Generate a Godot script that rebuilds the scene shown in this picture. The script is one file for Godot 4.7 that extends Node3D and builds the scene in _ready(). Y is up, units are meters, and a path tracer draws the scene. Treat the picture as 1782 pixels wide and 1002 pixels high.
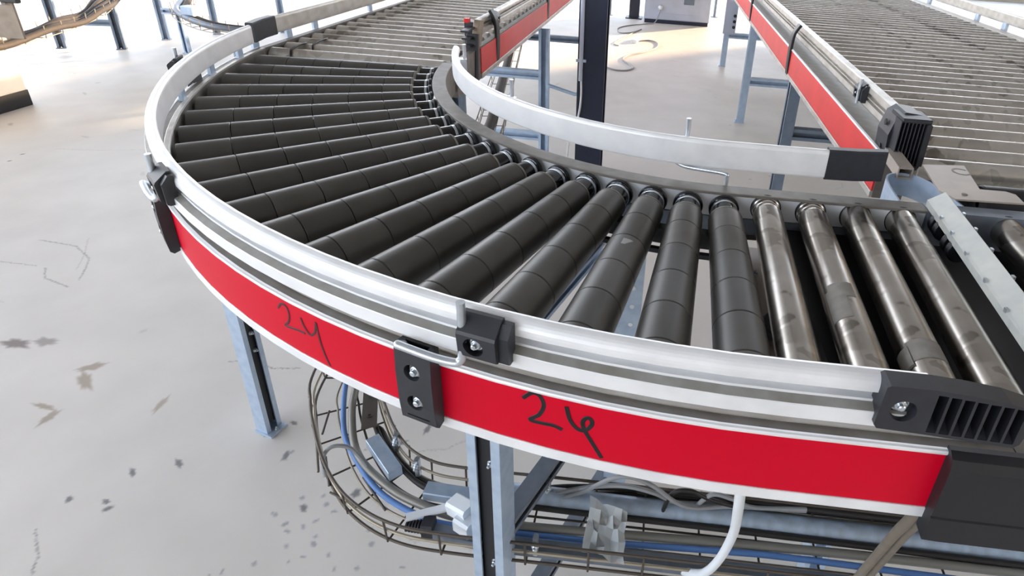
extends Node3D
# Curved powered roller conveyor in a bright hall. Conveyor frame: origin at the curve's centre, x along the near straight, -z along the rear straight.

const TURN := -3.3342
const CENTRE := Vector3(0.30695, 0.0, -2.16029)
const TOP := 0.938       # top of rollers and side frames
var frame_xf := Transform3D(Basis(Vector3.UP, deg_to_rad(TURN)), CENTRE)
var M := {}
var rng := RandomNumberGenerator.new()


func _ready() -> void:
	rng.seed = 24
	setup_camera_and_light()
	make_materials()
	hall()
	curved_conveyor()
	transfer_conveyor()
	rear_conveyor()
	wide_conveyor()
	tray_and_cables()
	background()


func setup_camera_and_light() -> void:
	var cam := Camera3D.new()
	cam.name = "camera"
	var f := 1054.384
	var pitch := deg_to_rad(-25.868)
	var roll := deg_to_rad(3.762)
	var r := Vector3(1, 0, 0)
	var b := Vector3(0, -sin(pitch), cos(pitch))
	var u := b.cross(r)
	cam.transform = Transform3D(Basis(r * cos(roll) + u * sin(roll), u * cos(roll) - r * sin(roll), b), Vector3(0, 1.48, 0))
	cam.projection = Camera3D.PROJECTION_FRUSTUM
	cam.near = 0.05
	cam.far = 200.0
	cam.size = cam.near * 1002.0 / f
	cam.frustum_offset = Vector2(cam.near * (891.0 - 1072.896) / f, -cam.near * (501.0 - 355.694) / f)
	add_child(cam)
	cam.current = true
	var we := WorldEnvironment.new()
	we.name = "environment"
	var e := Environment.new()
	e.background_mode = Environment.BG_SKY
	var sm := ProceduralSkyMaterial.new()
	sm.sky_top_color = Color(0.74, 0.84, 0.98)
	sm.sky_horizon_color = Color(0.98, 0.965, 0.94)
	sm.ground_horizon_color = Color(0.80, 0.79, 0.76)
	sm.ground_bottom_color = Color(0.60, 0.59, 0.56)
	sm.sky_curve = 0.25
	sm.sun_angle_max = 0.0
	var sky := Sky.new()
	sky.sky_material = sm
	e.sky = sky
	e.background_energy_multiplier = 7.2
	e.tonemap_mode = Environment.TONE_MAPPER_LINEAR
	e.tonemap_exposure = 1.10
	e.sdfgi_enabled = true
	e.ssao_enabled = true
	e.ssil_enabled = true
	we.environment = e
	add_child(we)
	var sun := DirectionalLight3D.new()
	sun.name = "sun"
	sun.light_color = Color(1.0, 0.87, 0.70)
	sun.light_energy = 4.6
	sun.light_angular_distance = 1.6
	sun.shadow_enabled = true
	add_child(sun)
	var towards := (frame_xf.basis * Vector3(3.45, 0.98, -3.3)).normalized()
	sun.look_at_from_position(towards * 30.0, Vector3.ZERO)


# ---------------------------------------------------------------- mesh helpers
class Geo:
	var v := PackedVector3Array()
	var n := PackedVector3Array()

	func tri(a: Vector3, b: Vector3, c: Vector3, na: Vector3, nb: Vector3, nc: Vector3) -> void:
		var g := (c - a).cross(b - a)
		if g.dot(na + nb + nc) >= 0.0:
			v.append_array(PackedVector3Array([a, b, c]))
			n.append_array(PackedVector3Array([na, nb, nc]))
		else:
			v.append_array(PackedVector3Array([a, c, b]))
			n.append_array(PackedVector3Array([na, nc, nb]))

	func quad(a: Vector3, b: Vector3, c: Vector3, d: Vector3, na: Vector3, nb: Vector3, nc: Vector3, nd: Vector3) -> void:
		tri(a, b, c, na, nb, nc)
		tri(a, c, d, na, nc, nd)

	func flat(a: Vector3, b: Vector3, c: Vector3, d: Vector3, away: Vector3) -> void:
		var m := (b - a).cross(c - a)
		if m.length_squared() < 1e-16:
			m = (c - a).cross(d - a)
		m = m.normalized()
		if m.dot((a + b + c + d) / 4.0 - away) < 0.0:
			m = -m
		quad(a, b, c, d, m, m, m, m)

	# profile swept along pts; profile x runs along outs[i], profile y along ups (or up)
	func sweep(pts: Array, outs: Array, prof: PackedVector2Array, closed := true, up := Vector3.UP, caps := true) -> void:
		var area := 0.0
		for i in prof.size():
			var q: Vector2 = prof[(i + 1) % prof.size()]
			area += prof[i].x * q.y - q.x * prof[i].y
		var s := 1.0 if area > 0.0 else -1.0
		for j in (prof.size() if closed else prof.size() - 1):
			var p: Vector2 = prof[j]
			var q: Vector2 = prof[(j + 1) % prof.size()]
			var e := (q - p)
			if e.length() < 1e-7:
				continue
			var m := Vector2(e.y, -e.x).normalized() * s
			for i in pts.size() - 1:
				var o0: Vector3 = outs[i]
				var o1: Vector3 = outs[i + 1]
				var a: Vector3 = pts[i]
				var b: Vector3 = pts[i + 1]
				var n0 := (o0 * m.x + up * m.y).normalized()
				var n1 := (o1 * m.x + up * m.y).normalized()
				quad(a + o0 * p.x + up * p.y, a + o0 * q.x + up * q.y, b + o1 * q.x + up * q.y, b + o1 * p.x + up * p.y, n0, n0, n1, n1)
		if closed and caps:
			var t := Geometry2D.triangulate_polygon(prof)
			for w in [0, pts.size() - 1]:
				var o: Vector3 = outs[w]
				var a: Vector3 = pts[w]
				var k: Vector3 = (pts[0] - pts[1]) if w == 0 else (pts[w] - pts[w - 1])
				k = k.normalized()
				for i in range(0, t.size(), 3):
					tri(a + o * prof[t[i]].x + up * prof[t[i]].y, a + o * prof[t[i + 1]].x + up * prof[t[i + 1]].y, a + o * prof[t[i + 2]].x + up * prof[t[i + 2]].y, k, k, k)

	# surface of revolution about the axis from a along dir; prof = (distance, radius)
	func lathe(a: Vector3, dir: Vector3, prof: PackedVector2Array, seg := 24, from := 0.0, to := TAU, refup := Vector3.UP) -> void:
		var d := dir.normalized()
		var x := refup - d * refup.dot(d)
		if x.length() < 1e-4:
			x = Vector3.RIGHT - d * Vector3.RIGHT.dot(d)
		x = x.normalized()
		var y := d.cross(x)
		for j in prof.size() - 1:
			var p: Vector2 = prof[j]
			var q: Vector2 = prof[j + 1]
			var e := q - p
			if e.length() < 1e-7:
				continue
			var m := Vector2(-e.y, e.x).normalized()
			for i in seg:
				var t0 := from + (to - from) * i / seg
				var t1 := from + (to - from) * (i + 1) / seg
				var r0 := x * cos(t0) + y * sin(t0)
				var r1 := x * cos(t1) + y * sin(t1)
				var n0 := r0 * m.y + d * m.x
				var n1 := r1 * m.y + d * m.x
				quad(a + d * p.x + r0 * p.y, a + d * q.x + r0 * q.y, a + d * q.x + r1 * q.y, a + d * p.x + r1 * p.y, n0, n0, n1, n1)

	func tube(pts: Array, r: float, seg := 8) -> void:
		var k := pts.size()
		var rings := []
		var t0: Vector3 = (pts[1] - pts[0]).normalized()
		var x := t0.cross(Vector3.UP)
		if x.length() < 0.05:
			x = t0.cross(Vector3.RIGHT)
		x = x.normalized()
		for i in k:
			var t: Vector3 = (pts[min(i + 1, k - 1)] - pts[max(i - 1, 0)]).normalized()
			x = (x - t * x.dot(t)).normalized()
			var y := t.cross(x)
			var ring := PackedVector3Array()
			for s in seg:
				ring.append(x * cos(TAU * s / seg) + y * sin(TAU * s / seg))
			rings.append(ring)
		for i in k - 1:
			for s in seg:
				var w := (s + 1) % seg
				var a: Vector3 = pts[i]
				var b: Vector3 = pts[i + 1]
				quad(a + rings[i][s] * r, b + rings[i + 1][s] * r, b + rings[i + 1][w] * r, a + rings[i][w] * r, rings[i][s], rings[i + 1][s], rings[i + 1][w], rings[i][w])
		for i in [0, k - 1]:
			var c: Vector3 = pts[i]
			var m: Vector3 = (pts[0] - pts[1]).normalized() if i == 0 else (pts[k - 1] - pts[k - 2]).normalized()
			for s in seg:
				tri(c, c + rings[i][s] * r, c + rings[i][(s + 1) % seg] * r, m, m, m)

	# chamfered box section from a to b: w across, h along up
	func bar(a: Vector3, b: Vector3, w: float, h: float, up := Vector3.UP, bev := 0.0015) -> void:
		var d := (b - a).normalized()
		var side := d.cross(up).normalized()
		var u := side.cross(d).normalized()
		var x := w / 2.0
		var y := h / 2.0
		var c := minf(bev, minf(x, y) * 0.9)
		sweep([a, b], [side, side], PackedVector2Array([Vector2(-x + c, -y), Vector2(x - c, -y), Vector2(x, -y + c), Vector2(x, y - c), Vector2(x - c, y), Vector2(-x + c, y), Vector2(-x, y - c), Vector2(-x, -y + c)]), true, u)

	func prism(poly: PackedVector2Array, o: Vector3, ex: Vector3, ey: Vector3, depth: Vector3) -> void:
		sweep([o, o + depth], [ex, ex], poly, true, ey)

	func ball(c: Vector3, r: float, seg := 10) -> void:
		var pr := PackedVector2Array()
		for i in 7:
			var t := PI * i / 6.0
			pr.append(Vector2(-cos(t) * r, sin(t) * r))
		lathe(c, Vector3.UP, pr, seg)

	func mesh(m: Material) -> ArrayMesh:
		var out := ArrayMesh.new()
		var a := []
		a.resize(Mesh.ARRAY_MAX)
		a[Mesh.ARRAY_VERTEX] = v
		a[Mesh.ARRAY_NORMAL] = n
		out.add_surface_from_arrays(Mesh.PRIMITIVE_TRIANGLES, a)
		out.surface_set_material(0, m)
		return out


func pv(a: Array) -> PackedVector2Array:
	var o := PackedVector2Array()
	for i in range(0, a.size(), 2):
		o.append(Vector2(a[i], a[i + 1]))
	return o


func thing(called: String, label: String, category: String, group := "", local := true) -> Node3D:
	var o := Node3D.new()
	o.name = called
	add_child(o, true)
	if local:
		o.transform = frame_xf
	o.set_meta("label", label)
	o.set_meta("category", category)
	if group:
		o.set_meta("group", group)
	return o


func put(called: String, mesh: Mesh, parent: Node3D, at := Transform3D()) -> MeshInstance3D:
	var o := MeshInstance3D.new()
	o.name = called
	o.mesh = mesh
	parent.add_child(o, true)
	o.transform = at
	return o


func solo(called: String, g: Geo, m: Material, label: String, category: String, group := "") -> MeshInstance3D:
	var o := MeshInstance3D.new()
	o.name = called
	o.mesh = g.mesh(m)
	add_child(o, true)
	o.transform = frame_xf
	o.set_meta("label", label)
	o.set_meta("category", category)
	if group:
		o.set_meta("group", group)
	return o


func pc(r: float, deg: float, y: float) -> Vector3:
	return Vector3(r * sin(deg_to_rad(deg)), y, -r * cos(deg_to_rad(deg)))


func radial(deg: float) -> Vector3:
	return pc(1.0, deg, 0.0)


func smooth(pts: Array, sub := 6) -> Array:
	var c := Curve3D.new()
	for i in pts.size():
		var t: Vector3 = (pts[min(i + 1, pts.size() - 1)] - pts[max(i - 1, 0)]) / 6.0
		c.add_point(pts[i], -t if i > 0 else Vector3.ZERO, t if i < pts.size() - 1 else Vector3.ZERO)
	var out := []
	for i in pts.size() - 1:
		for s in sub:
			out.append(c.sample(i, float(s) / sub))
	out.append(pts[-1])
	return out


# ---------------------------------------------------------------- materials
func noise_tex(freq: float, ramp: Array, size := 512, seed_ := 1, octaves := 4, kind := FastNoiseLite.TYPE_SIMPLEX_SMOOTH) -> NoiseTexture2D:
	var f := FastNoiseLite.new()
	f.noise_type = kind
	f.frequency = freq
	f.seed = seed_
	f.fractal_octaves = octaves
	var t := NoiseTexture2D.new()
	t.width = size
	t.height = size
	t.seamless = true
	t.noise = f
	var g := Gradient.new()
	g.offsets = PackedFloat32Array()
	var off := PackedFloat32Array()
	var col := PackedColorArray()
	for i in range(0, ramp.size(), 2):
		off.append(ramp[i])
		col.append(ramp[i + 1])
	g.offsets = off
	g.colors = col
	t.color_ramp = g
	return t


func mat(called: String, c: Color, rough: float, metal := 0.0, tex: Texture2D = null, tex_scale := 2.0) -> StandardMaterial3D:
	var m := StandardMaterial3D.new()
	m.resource_name = called
	m.albedo_color = c
	m.roughness = rough
	m.metallic = metal
	if tex:
		m.albedo_texture = tex
		m.uv1_triplanar = true
		m.uv1_scale = Vector3.ONE * tex_scale
	M[called] = m
	return m


func grey(v: float, warm := 0.0) -> Color:
	return Color(v * (1.0 + warm), v, v * (1.0 - warm))


func make_materials() -> void:
	var soft := noise_tex(0.006, [0.0, grey(0.93), 0.5, grey(0.97), 1.0, grey(1.0)], 512, 3)
	var blot := noise_tex(0.008, [0.0, Color(0.88, 0.90, 0.93), 0.5, Color(0.94, 0.955, 0.97), 1.0, Color(1, 1, 1)], 512, 5, 3)
	var dirt := noise_tex(0.008, [0.0, Color(0.84, 0.82, 0.79), 0.5, Color(0.92, 0.91, 0.90), 1.0, Color(1, 1, 1)], 512, 7, 4)
	var stain := noise_tex(0.005, [0.0, Color(0.55, 0.53, 0.50), 0.26, Color(0.62, 0.60, 0.57), 0.30, Color(0.88, 0.87, 0.85), 0.55, Color(0.93, 0.92, 0.91), 0.70, Color(0.97, 0.96, 0.95), 0.73, Color(0.80, 0.79, 0.77), 1.0, Color(0.88, 0.87, 0.86)], 1024, 11, 5)
	var dust := noise_tex(0.007, [0.0, Color(0.86, 0.85, 0.83), 0.5, Color(0.93, 0.92, 0.91), 1.0, Color(1, 1, 1)], 512, 13, 4)
	mat("aluminium", Color(0.955, 0.96, 0.968), 0.40, 0.2, soft, 3.0)
	mat("aluminium_dull", Color(0.80, 0.79, 0.77), 0.45, 0.45, dirt, 2.5)
	mat("frame_dusty", Color(0.50, 0.485, 0.465), 0.55, 0.3, dirt, 4.0)
	mat("slot_dust", Color(0.66, 0.66, 0.645), 0.6, 0.3, dirt, 5.0)
	mat("slot_grey", Color(0.62, 0.63, 0.68), 0.5, 0.4)
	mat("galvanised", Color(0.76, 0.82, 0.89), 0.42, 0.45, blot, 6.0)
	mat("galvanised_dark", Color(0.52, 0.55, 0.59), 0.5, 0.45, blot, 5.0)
	mat("pipe_dusty", Color(0.70, 0.77, 0.85), 0.5, 0.3, dirt, 7.0)
	var red: StandardMaterial3D = mat("red_panel", Color(0.80, 0.0, 0.15), 0.5, 0.0)
	red.clearcoat_enabled = true
	red.clearcoat = 0.1
	red.clearcoat_roughness = 0.3
	red.metallic_specular = 0.22
	mat("red_faded", Color(0.86, 0.20, 0.20), 0.45, 0.0, soft, 2.0)
	mat("black_plastic", Color(0.17, 0.18, 0.21), 0.48, 0.0, dust, 8.0)
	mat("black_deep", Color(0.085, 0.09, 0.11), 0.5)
	mat("marker_ink", Color(0.05, 0.03, 0.05), 0.5)
	mat("marker_ink_thin", Color(0.24, 0.03, 0.07), 0.5)
	for k in 5:
		var d := [0.315, 0.285, 0.335, 0.27, 0.30][k] as float
		var s: StandardMaterial3D = mat("sleeve_%d" % k, Color(d * 1.02, d, d * 0.955), 0.40, 0.0, dust, 3.0)
		s.uv1_offset = Vector3(0.13 * k, 0.37 * k, 0.71 * k)
	mat("groove", Color(0.16, 0.155, 0.15), 0.7)
	mat("neck_black", Color(0.10, 0.10, 0.11), 0.12)
	mat("chrome", Color(0.80, 0.80, 0.80), 0.14, 1.0)
	var ch := mat("roller_steel", Color(0.72, 0.705, 0.685), 0.24, 0.95, stain, 1.4) as StandardMaterial3D
	ch.roughness = 0.26
	var fr := mat("roller_worn", Color(0.80, 0.785, 0.76), 0.4, 0.45, stain, 1.1) as StandardMaterial3D
	fr.roughness = 0.38
	mat("zinc", Color(0.84, 0.87, 0.90), 0.28, 0.85, soft, 9.0)
	mat("zinc_plate", Color(0.90, 0.90, 0.87), 0.36, 0.5, blot, 4.0)
	mat("dusty_plate", Color(0.70, 0.66, 0.62), 0.5, 0.35, soft, 3.0)
	mat("wire", Color(0.66, 0.62, 0.55), 0.42, 0.5)
	mat("wire_dark", Color(0.36, 0.33, 0.30), 0.5, 0.5)
	mat("tape", Color(0.54, 0.525, 0.50), 0.7, 0.0, dust, 9.0)
	mat("sticker_pale", Color(0.66, 0.66, 0.65), 0.6)
	mat("blue_cable", Color(0.40, 0.57, 0.82), 0.5)
	mat("grey_cable", Color(0.56, 0.57, 0.58), 0.5)
	mat("black_cable", Color(0.15, 0.14, 0.135), 0.55)
	mat("brown_cable", Color(0.47, 0.44, 0.40), 0.7, 0.0, dust, 8.0)
	mat("bundle_brown", Color(0.27, 0.24, 0.22), 0.75, 0.0, dirt, 6.0)
	mat("white_plastic", Color(0.86, 0.88, 0.90), 0.4)
	mat("conduit_grey", Color(0.58, 0.57, 0.54), 0.42, 0.3)
	mat("painted_white", Color(0.80, 0.80, 0.81), 0.4, 0.0, soft, 1.0)
	mat("painted_grey", Color(0.72, 0.75, 0.82), 0.42, 0.0, soft, 1.0)
	mat("column_blue", Color(0.10, 0.14, 0.24), 0.4, 0.0, dust, 3.0)
	mat("column_dark", Color(0.13, 0.13, 0.19), 0.5)
	mat("leg_blue", Color(0.72, 0.79, 0.87), 0.45, 0.35, blot, 3.0)
	mat("leg_grey", Color(0.47, 0.52, 0.58), 0.45, 0.35, blot, 3.0)
	mat("brown_panel", Color(0.60, 0.55, 0.49), 0.55, 0.2, dirt, 2.0)
	mat("green_plastic", Color(0.30, 0.55, 0.42), 0.5)
	mat("red_plastic", Color(0.82, 0.10, 0.10), 0.5)
	mat("wall_paint", Color(0.78, 0.78, 0.77), 0.8)
	mat("wall_warm_bounce", Color(0.86, 0.79, 0.70), 0.8)  # colour of the added panels, chosen to bounce warm light inside
	mat("ceiling_paint", Color(0.60, 0.60, 0.61), 0.85)
	var bag := StandardMaterial3D.new()
	bag.resource_name = "clear_bag"
	bag.albedo_color = Color(0.86, 0.88, 0.88, 0.62)
	bag.transparency = BaseMaterial3D.TRANSPARENCY_ALPHA
	bag.roughness = 0.3
	M["clear_bag"] = bag
	floor_material()


func blotch(im: Image, rx: float, ry: float, x: float, z: float, c: Color, ang := 0.0, ragged := 0.5) -> void:
	var w := im.get_width()
	var cx := (x + 5.0) / 10.0 * w
	var cy := (z + 9.0) / 10.0 * w
	var s := w / 10.0
	var ph := rng.randf() * TAU
	var reach := int(maxf(rx, ry) * s * 1.6) + 2
	for j in range(-reach, reach + 1):
		for i in range(-reach, reach + 1):
			var px := int(cx) + i
			var py := int(cy) + j
			if px < 0 or py < 0 or px >= w or py >= w:
				continue
			var u := (i * cos(ang) + j * sin(ang)) / (rx * s)
			var v := (-i * sin(ang) + j * cos(ang)) / (ry * s)
			var t := atan2(v, u)
			var d := sqrt(u * u + v * v) * (1.0 + minf(ragged, 0.8) * (0.22 * sin(2.0 * t + ph) + 0.16 * sin(5.0 * t + 2.0 * ph) + 0.12 * sin(9.0 * t - ph)))
			var a := clampf((1.0 - d) * 2.2, 0.0, 1.0) * c.a
			if a > 0.0:
				im.set_pixel(px, py, im.get_pixel(px, py).lerp(Color(c.r, c.g, c.b), a))


func scratch(im: Image, pts: Array, width: float, c: Color) -> void:
	for i in pts.size() - 1:
		var a: Vector2 = pts[i]
		var b: Vector2 = pts[i + 1]
		var k := int(a.distance_to(b) / 0.004) + 1
		for s in k:
			var p := a.lerp(b, float(s) / k)
			p += Vector2(rng.randf() - 0.5, rng.randf() - 0.5) * 0.003
			blotch(im, width, width, p.x, p.y, Color(c.r, c.g, c.b, c.a * rng.randf_range(0.3, 1.0)), 0.0, 0.0)


func floor_material() -> void:
	var w := 2048
	var im := Image.create(w, w, false, Image.FORMAT_RGB8)
	var f1 := FastNoiseLite.new()
	f1.seed = 4
	f1.frequency = 0.006
	f1.fractal_octaves = 5
	var f2 := FastNoiseLite.new()
	f2.seed = 9
	f2.frequency = 0.03
	f2.fractal_octaves = 4
	var i1 := f1.get_seamless_image(512, 512)
	var i2 := f2.get_seamless_image(1024, 1024)
	i1.resize(w, w, Image.INTERPOLATE_CUBIC)
	i2.resize(w, w, Image.INTERPOLATE_BILINEAR)
	for y in w:
		for x in w:
			var v := 0.885 + (i1.get_pixel(x, y).r - 0.5) * 0.06 + (i2.get_pixel(x, y).r - 0.5) * 0.045
			im.set_pixel(x, y, Color(v * 1.0, v * 0.978, v * 0.945))
	var dark := Color(0.50, 0.46, 0.44, 0.75)
	var brown := Color(0.60, 0.54, 0.47, 0.6)
	blotch(im, 0.05, 0.03, -2.06, -1.63, dark, 0.1, 0.8)
	blotch(im, 0.055, 0.02, -1.97, -1.65, Color(dark, 0.5), 0.1, 1.0)
	blotch(im, 0.05, 0.018, -1.72, -1.54, brown, -0.6, 1.2)
	blotch(im, 0.02, 0.06, -1.69, -1.48, brown, -0.7, 1.2)
	blotch(im, 0.04, 0.012, -1.72, -1.36, brown, 0.2, 1.2)
	blotch(im, 0.02, 0.03, -1.67, -1.32, brown, 0.2, 1.2)
	blotch(im, 0.012, 0.04, -1.39, -1.40, Color(brown, 0.5), 0.1, 1.0)
	for s in [[-1.29, -1.15], [-1.29, -1.06], [-1.27, -1.04], [-1.39, -1.06], [-1.01, -1.31], [-0.91, -1.24], [-0.78, -1.08], [-1.19, -1.19], [-0.66, -1.13], [-0.60, -1.31], [-0.54, -1.37], [-0.95, -1.36], [-3.45, -3.10], [-3.47, -3.2]]:
		blotch(im, rng.randf_range(0.008, 0.02), rng.randf_range(0.006, 0.012), s[0], s[1], Color(0.42, 0.42, 0.43, 0.7), rng.randf() * 3.0, 0.9)
	for k in 26:   # drips and shoe dots in front of the tray
		blotch(im, rng.randf_range(0.005, 0.011), rng.randf_range(0.004, 0.008), -0.72 + rng.randfn(0.0, 0.13), -1.0 + rng.randfn(0.0, 0.09), Color(0.5, 0.52, 0.55, 0.5), rng.randf() * 3.0, 0.5)
	scratch(im, [Vector2(-1.30, -1.61), Vector2(-1.22, -1.62), Vector2(-1.14, -1.59), Vector2(-1.05, -1.60)], 0.004, Color(0.45, 0.44, 0.44, 0.5))
	scratch(im, [Vector2(-2.57, -2.30), Vector2(-2.38, -2.27), Vector2(-2.25, -2.18), Vector2(-2.20, -2.10), Vector2(-2.16, -2.02)], 0.005, Color(0.5, 0.5, 0.51, 0.5))
	scratch(im, [Vector2(-2.36, -2.09), Vector2(-2.30, -2.02), Vector2(-2.16, -1.97)], 0.005, Color(0.5, 0.5, 0.5, 0.5))
	scratch(im, [Vector2(-2.62, -2.12), Vector2(-2.40, -2.10)], 0.004, Color(0.5, 0.5, 0.5, 0.4))
	scratch(im, [Vector2(-1.40, -0.97), Vector2(-1.34, -0.91), Vector2(-1.31, -0.86)], 0.004, Color(0.45, 0.45, 0.46, 0.45))
	for k in 170:
		var x := rng.randf_range(-4.8, 3.5)
		var z := rng.randf_range(-8.5, -0.6)
		blotch(im, rng.randf_range(0.006, 0.05), rng.randf_range(0.004, 0.016), x, z, Color(0.58, 0.57, 0.56, rng.randf_range(0.1, 0.4)), rng.randf() * 3.0, 1.0)
	for k in 45:
		var a := Vector2(rng.randf_range(-4.5, 3.0), rng.randf_range(-8.0, -0.7))
		var b := a + Vector2(rng.randfn(0.0, 0.2), rng.randfn(0.0, 0.1))
		scratch(im, [a, (a + b) / 2.0 + Vector2(0.02, 0.015), b], 0.004, Color(0.5, 0.5, 0.5, 0.22))
	var m := StandardMaterial3D.new()
	m.resource_name = "floor_epoxy"
	m.albedo_texture = ImageTexture.create_from_image(im)
	m.roughness = 0.33
	m.metallic_specular = 0.5
	m.roughness_texture = noise_tex(0.01, [0.0, grey(0.55), 0.5, grey(0.8), 1.0, grey(1.0)], 512, 21, 5)
	m.roughness = 0.62
	m.metallic_specular = 0.17
	M["floor"] = m


# ---------------------------------------------------------------- the hall
func structure(called: String, g: Geo, m: Material) -> MeshInstance3D:
	var o := MeshInstance3D.new()
	o.name = called
	o.mesh = g.mesh(m)
	o.set_meta("kind", "structure")
	add_child(o, true)
	return o


func box(g: Geo, lo: Vector3, hi: Vector3) -> void:
	var c := (lo + hi) / 2.0
	g.bar(Vector3(lo.x, c.y, c.z), Vector3(hi.x, c.y, c.z), hi.z - lo.z, hi.y - lo.y, Vector3.UP, 0.004)


func hall() -> void:
	var x0 := -12.0
	var x1 := 15.0
	var z0 := -16.0
	var z1 := 9.0
	# floor: slab with its own texture coordinates
	var st := SurfaceTool.new()
	st.begin(Mesh.PRIMITIVE_TRIANGLES)
	var lo := Vector3(x0 - 0.3, -0.25, z0 - 0.3)
	var hi := Vector3(x1 + 0.3, 0.0, z1 + 0.3)
	var cs := [Vector3(lo.x, hi.y, lo.z), Vector3(hi.x, hi.y, lo.z), Vector3(hi.x, hi.y, hi.z), Vector3(lo.x, hi.y, hi.z), Vector3(lo.x, lo.y, lo.z), Vector3(hi.x, lo.y, lo.z), Vector3(hi.x, lo.y, hi.z), Vector3(lo.x, lo.y, hi.z)]
	for q in [[0, 1, 2, 3, Vector3.UP], [7, 6, 5, 4, Vector3.DOWN], [4, 5, 1, 0, Vector3.FORWARD], [6, 7, 3, 2, Vector3.BACK], [5, 6, 2, 1, Vector3.RIGHT], [7, 4, 0, 3, Vector3.LEFT]]:
		for k in [0, 1, 2, 0, 2, 3]:
			var p: Vector3 = cs[q[k]]
			st.set_normal(q[4])
			st.set_uv(Vector2((p.x + 5.0) / 10.0, (p.z + 9.0) / 10.0))
			st.add_vertex(p)
	var fl := MeshInstance3D.new()
	fl.name = "floor"
	fl.mesh = st.commit()
	fl.mesh.surface_set_material(0, M.floor)
	fl.set_meta("kind", "structure")
	add_child(fl)
	var sill := 0.8
	var head := 6.2
	var top := 7.2
	var g := Geo.new()
	box(g, Vector3(x0 - 0.3, top, z0 - 0.3), Vector3(x1 + 0.3, top + 0.25, z1 + 0.3))
	structure("ceiling", g, M.ceiling_paint)
	var sides := {
		"wall_back": [Vector3(x0, 0, z0 - 0.3), Vector3(x1, 0, z0)], "wall_front": [Vector3(x0, 0, z1), Vector3(x1, 0, z1 + 0.3)],
		"wall_left": [Vector3(x0 - 0.3, 0, z0 - 0.3), Vector3(x0, 0, z1 + 0.3)], "wall_right": [Vector3(x1, 0, z0 - 0.3), Vector3(x1 + 0.3, 0, z1 + 0.3)]}
	for side in sides:
		var a: Vector3 = sides[side][0]
		var b: Vector3 = sides[side][1]
		var o := Node3D.new()
		o.name = side
		o.set_meta("kind", "structure")
		add_child(o)
		g = Geo.new()
		box(g, a, Vector3(b.x, sill, b.z))
		put("sill_wall", g.mesh(M.wall_paint), o)
		g = Geo.new()
		box(g, Vector3(a.x, head, a.z), Vector3(b.x, top, b.z))
		put("lintel", g.mesh(M.wall_paint), o)
		var along := b.x - a.x > b.z - a.z
		var n := 6
		if side == "wall_right":
			g = Geo.new()
			box(g, Vector3(a.x, sill, a.z), Vector3(b.x, head, 2.5))
			put("light_blocking_panel", g.mesh(M.wall_warm_bounce), o)  # unseen panel added to keep direct sun off the near conveyors
		if side == "wall_back":
			g = Geo.new()
			box(g, Vector3(11.3, sill, a.z), Vector3(b.x, head, b.z))
			put("light_blocking_panel", g.mesh(M.wall_warm_bounce), o)  # added out of view, stops sun reaching the near left floor
		if side == "wall_front":
			g = Geo.new()
			box(g, Vector3(-5.0, sill, a.z), Vector3(b.x, head, b.z))
			put("light_blocking_panel", g.mesh(M.wall_paint), o)  # added out of view to dim the light from behind the camera
		for k in n + 1:
			var t := float(k) / n
			if side == "wall_front" and k > 1:
				continue
			if side == "wall_back" and k > 4:
				continue
			if side == "wall_right" and k < 5:
				continue
			var c := a.lerp(b, t)
			g = Geo.new()
			if along:
				var x := lerpf(a.x + 0.2, b.x - 0.2, t)
				box(g, Vector3(x - 0.2, sill, a.z), Vector3(x + 0.2, head, b.z))
			else:
				var z := lerpf(a.z + 0.2, b.z - 0.2, t)
				box(g, Vector3(a.x, sill, z - 0.2), Vector3(b.x, head, z + 0.2))
			put("mullion", g.mesh(M.wall_paint), o)


# ---------------------------------------------------------------- conveyor pieces
func flare(deg: float) -> float:
	return 0.06 * pow(maxf(0.0, deg - 235.0) / 35.0, 2.0)


func flare_in(deg: float) -> float:
	return 0.03 * pow(maxf(0.0, deg - 235.0) / 35.0, 2.0)


const GUARD := [0.003, 0.0, 0.0005, 0.004, 0.0, 0.012, 0.0, 0.056, 0.0007, 0.060, 0.0025, 0.0632, 0.005, 0.0648, 0.008, 0.0654, 0.0115, 0.0650, 0.015, 0.0637, 0.018, 0.0615, 0.0205, 0.0582, 0.022, 0.054, 0.0225, 0.050, 0.0225, 0.0445, 0.0165, 0.0435, 0.0140, 0.0425, 0.0140, 0.0400, 0.003, 0.0395, 0.003, 0.0300, 0.0168, 0.0297, 0.0172, 0.0268, 0.0195, 0.0255, 0.0285, 0.0218, 0.0295, 0.0205, 0.0295, 0.0015, 0.028, 0.0]


# path along the outer (or inner) side: near straight from x = start, the curve, ends at angle last
func side_path(start: float, last: float, inner := false) -> Array:
	var pts := []
	var outs := []
	if start > 0.0:
		pts.append(Vector3(start, 0, 0))
		outs.append(Vector3(0, 0, 1))
	var n := int((last - 180.0) / 2.5)
	for i in n + 1:
		var a := lerpf(180.0, last, float(i) / n)
		pts.append(radial(a) * (flare_in(a) if inner else flare(a)))
		outs.append(radial(a))
	return [pts, outs]


func shift(pts: Array, outs: Array, d: float, y: float) -> Array:
	var o := []
	for i in pts.size():
		var p: Vector3 = pts[i]
		var w: Vector3 = outs[i]
		o.append(p + w * d + Vector3(0, y, 0))
	return o


func flip(outs: Array) -> Array:
	var o := []
	for w in outs:
		o.append(-w)
	return o


func band(parent: Node3D, called: String, pts: Array, outs: Array, d: float, y: float, prof: Array, m: Material) -> MeshInstance3D:
	var g := Geo.new()
	g.sweep(shift(pts, outs, d, y), outs, pv(prof), true)
	return put(called, g.mesh(m), parent)


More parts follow.
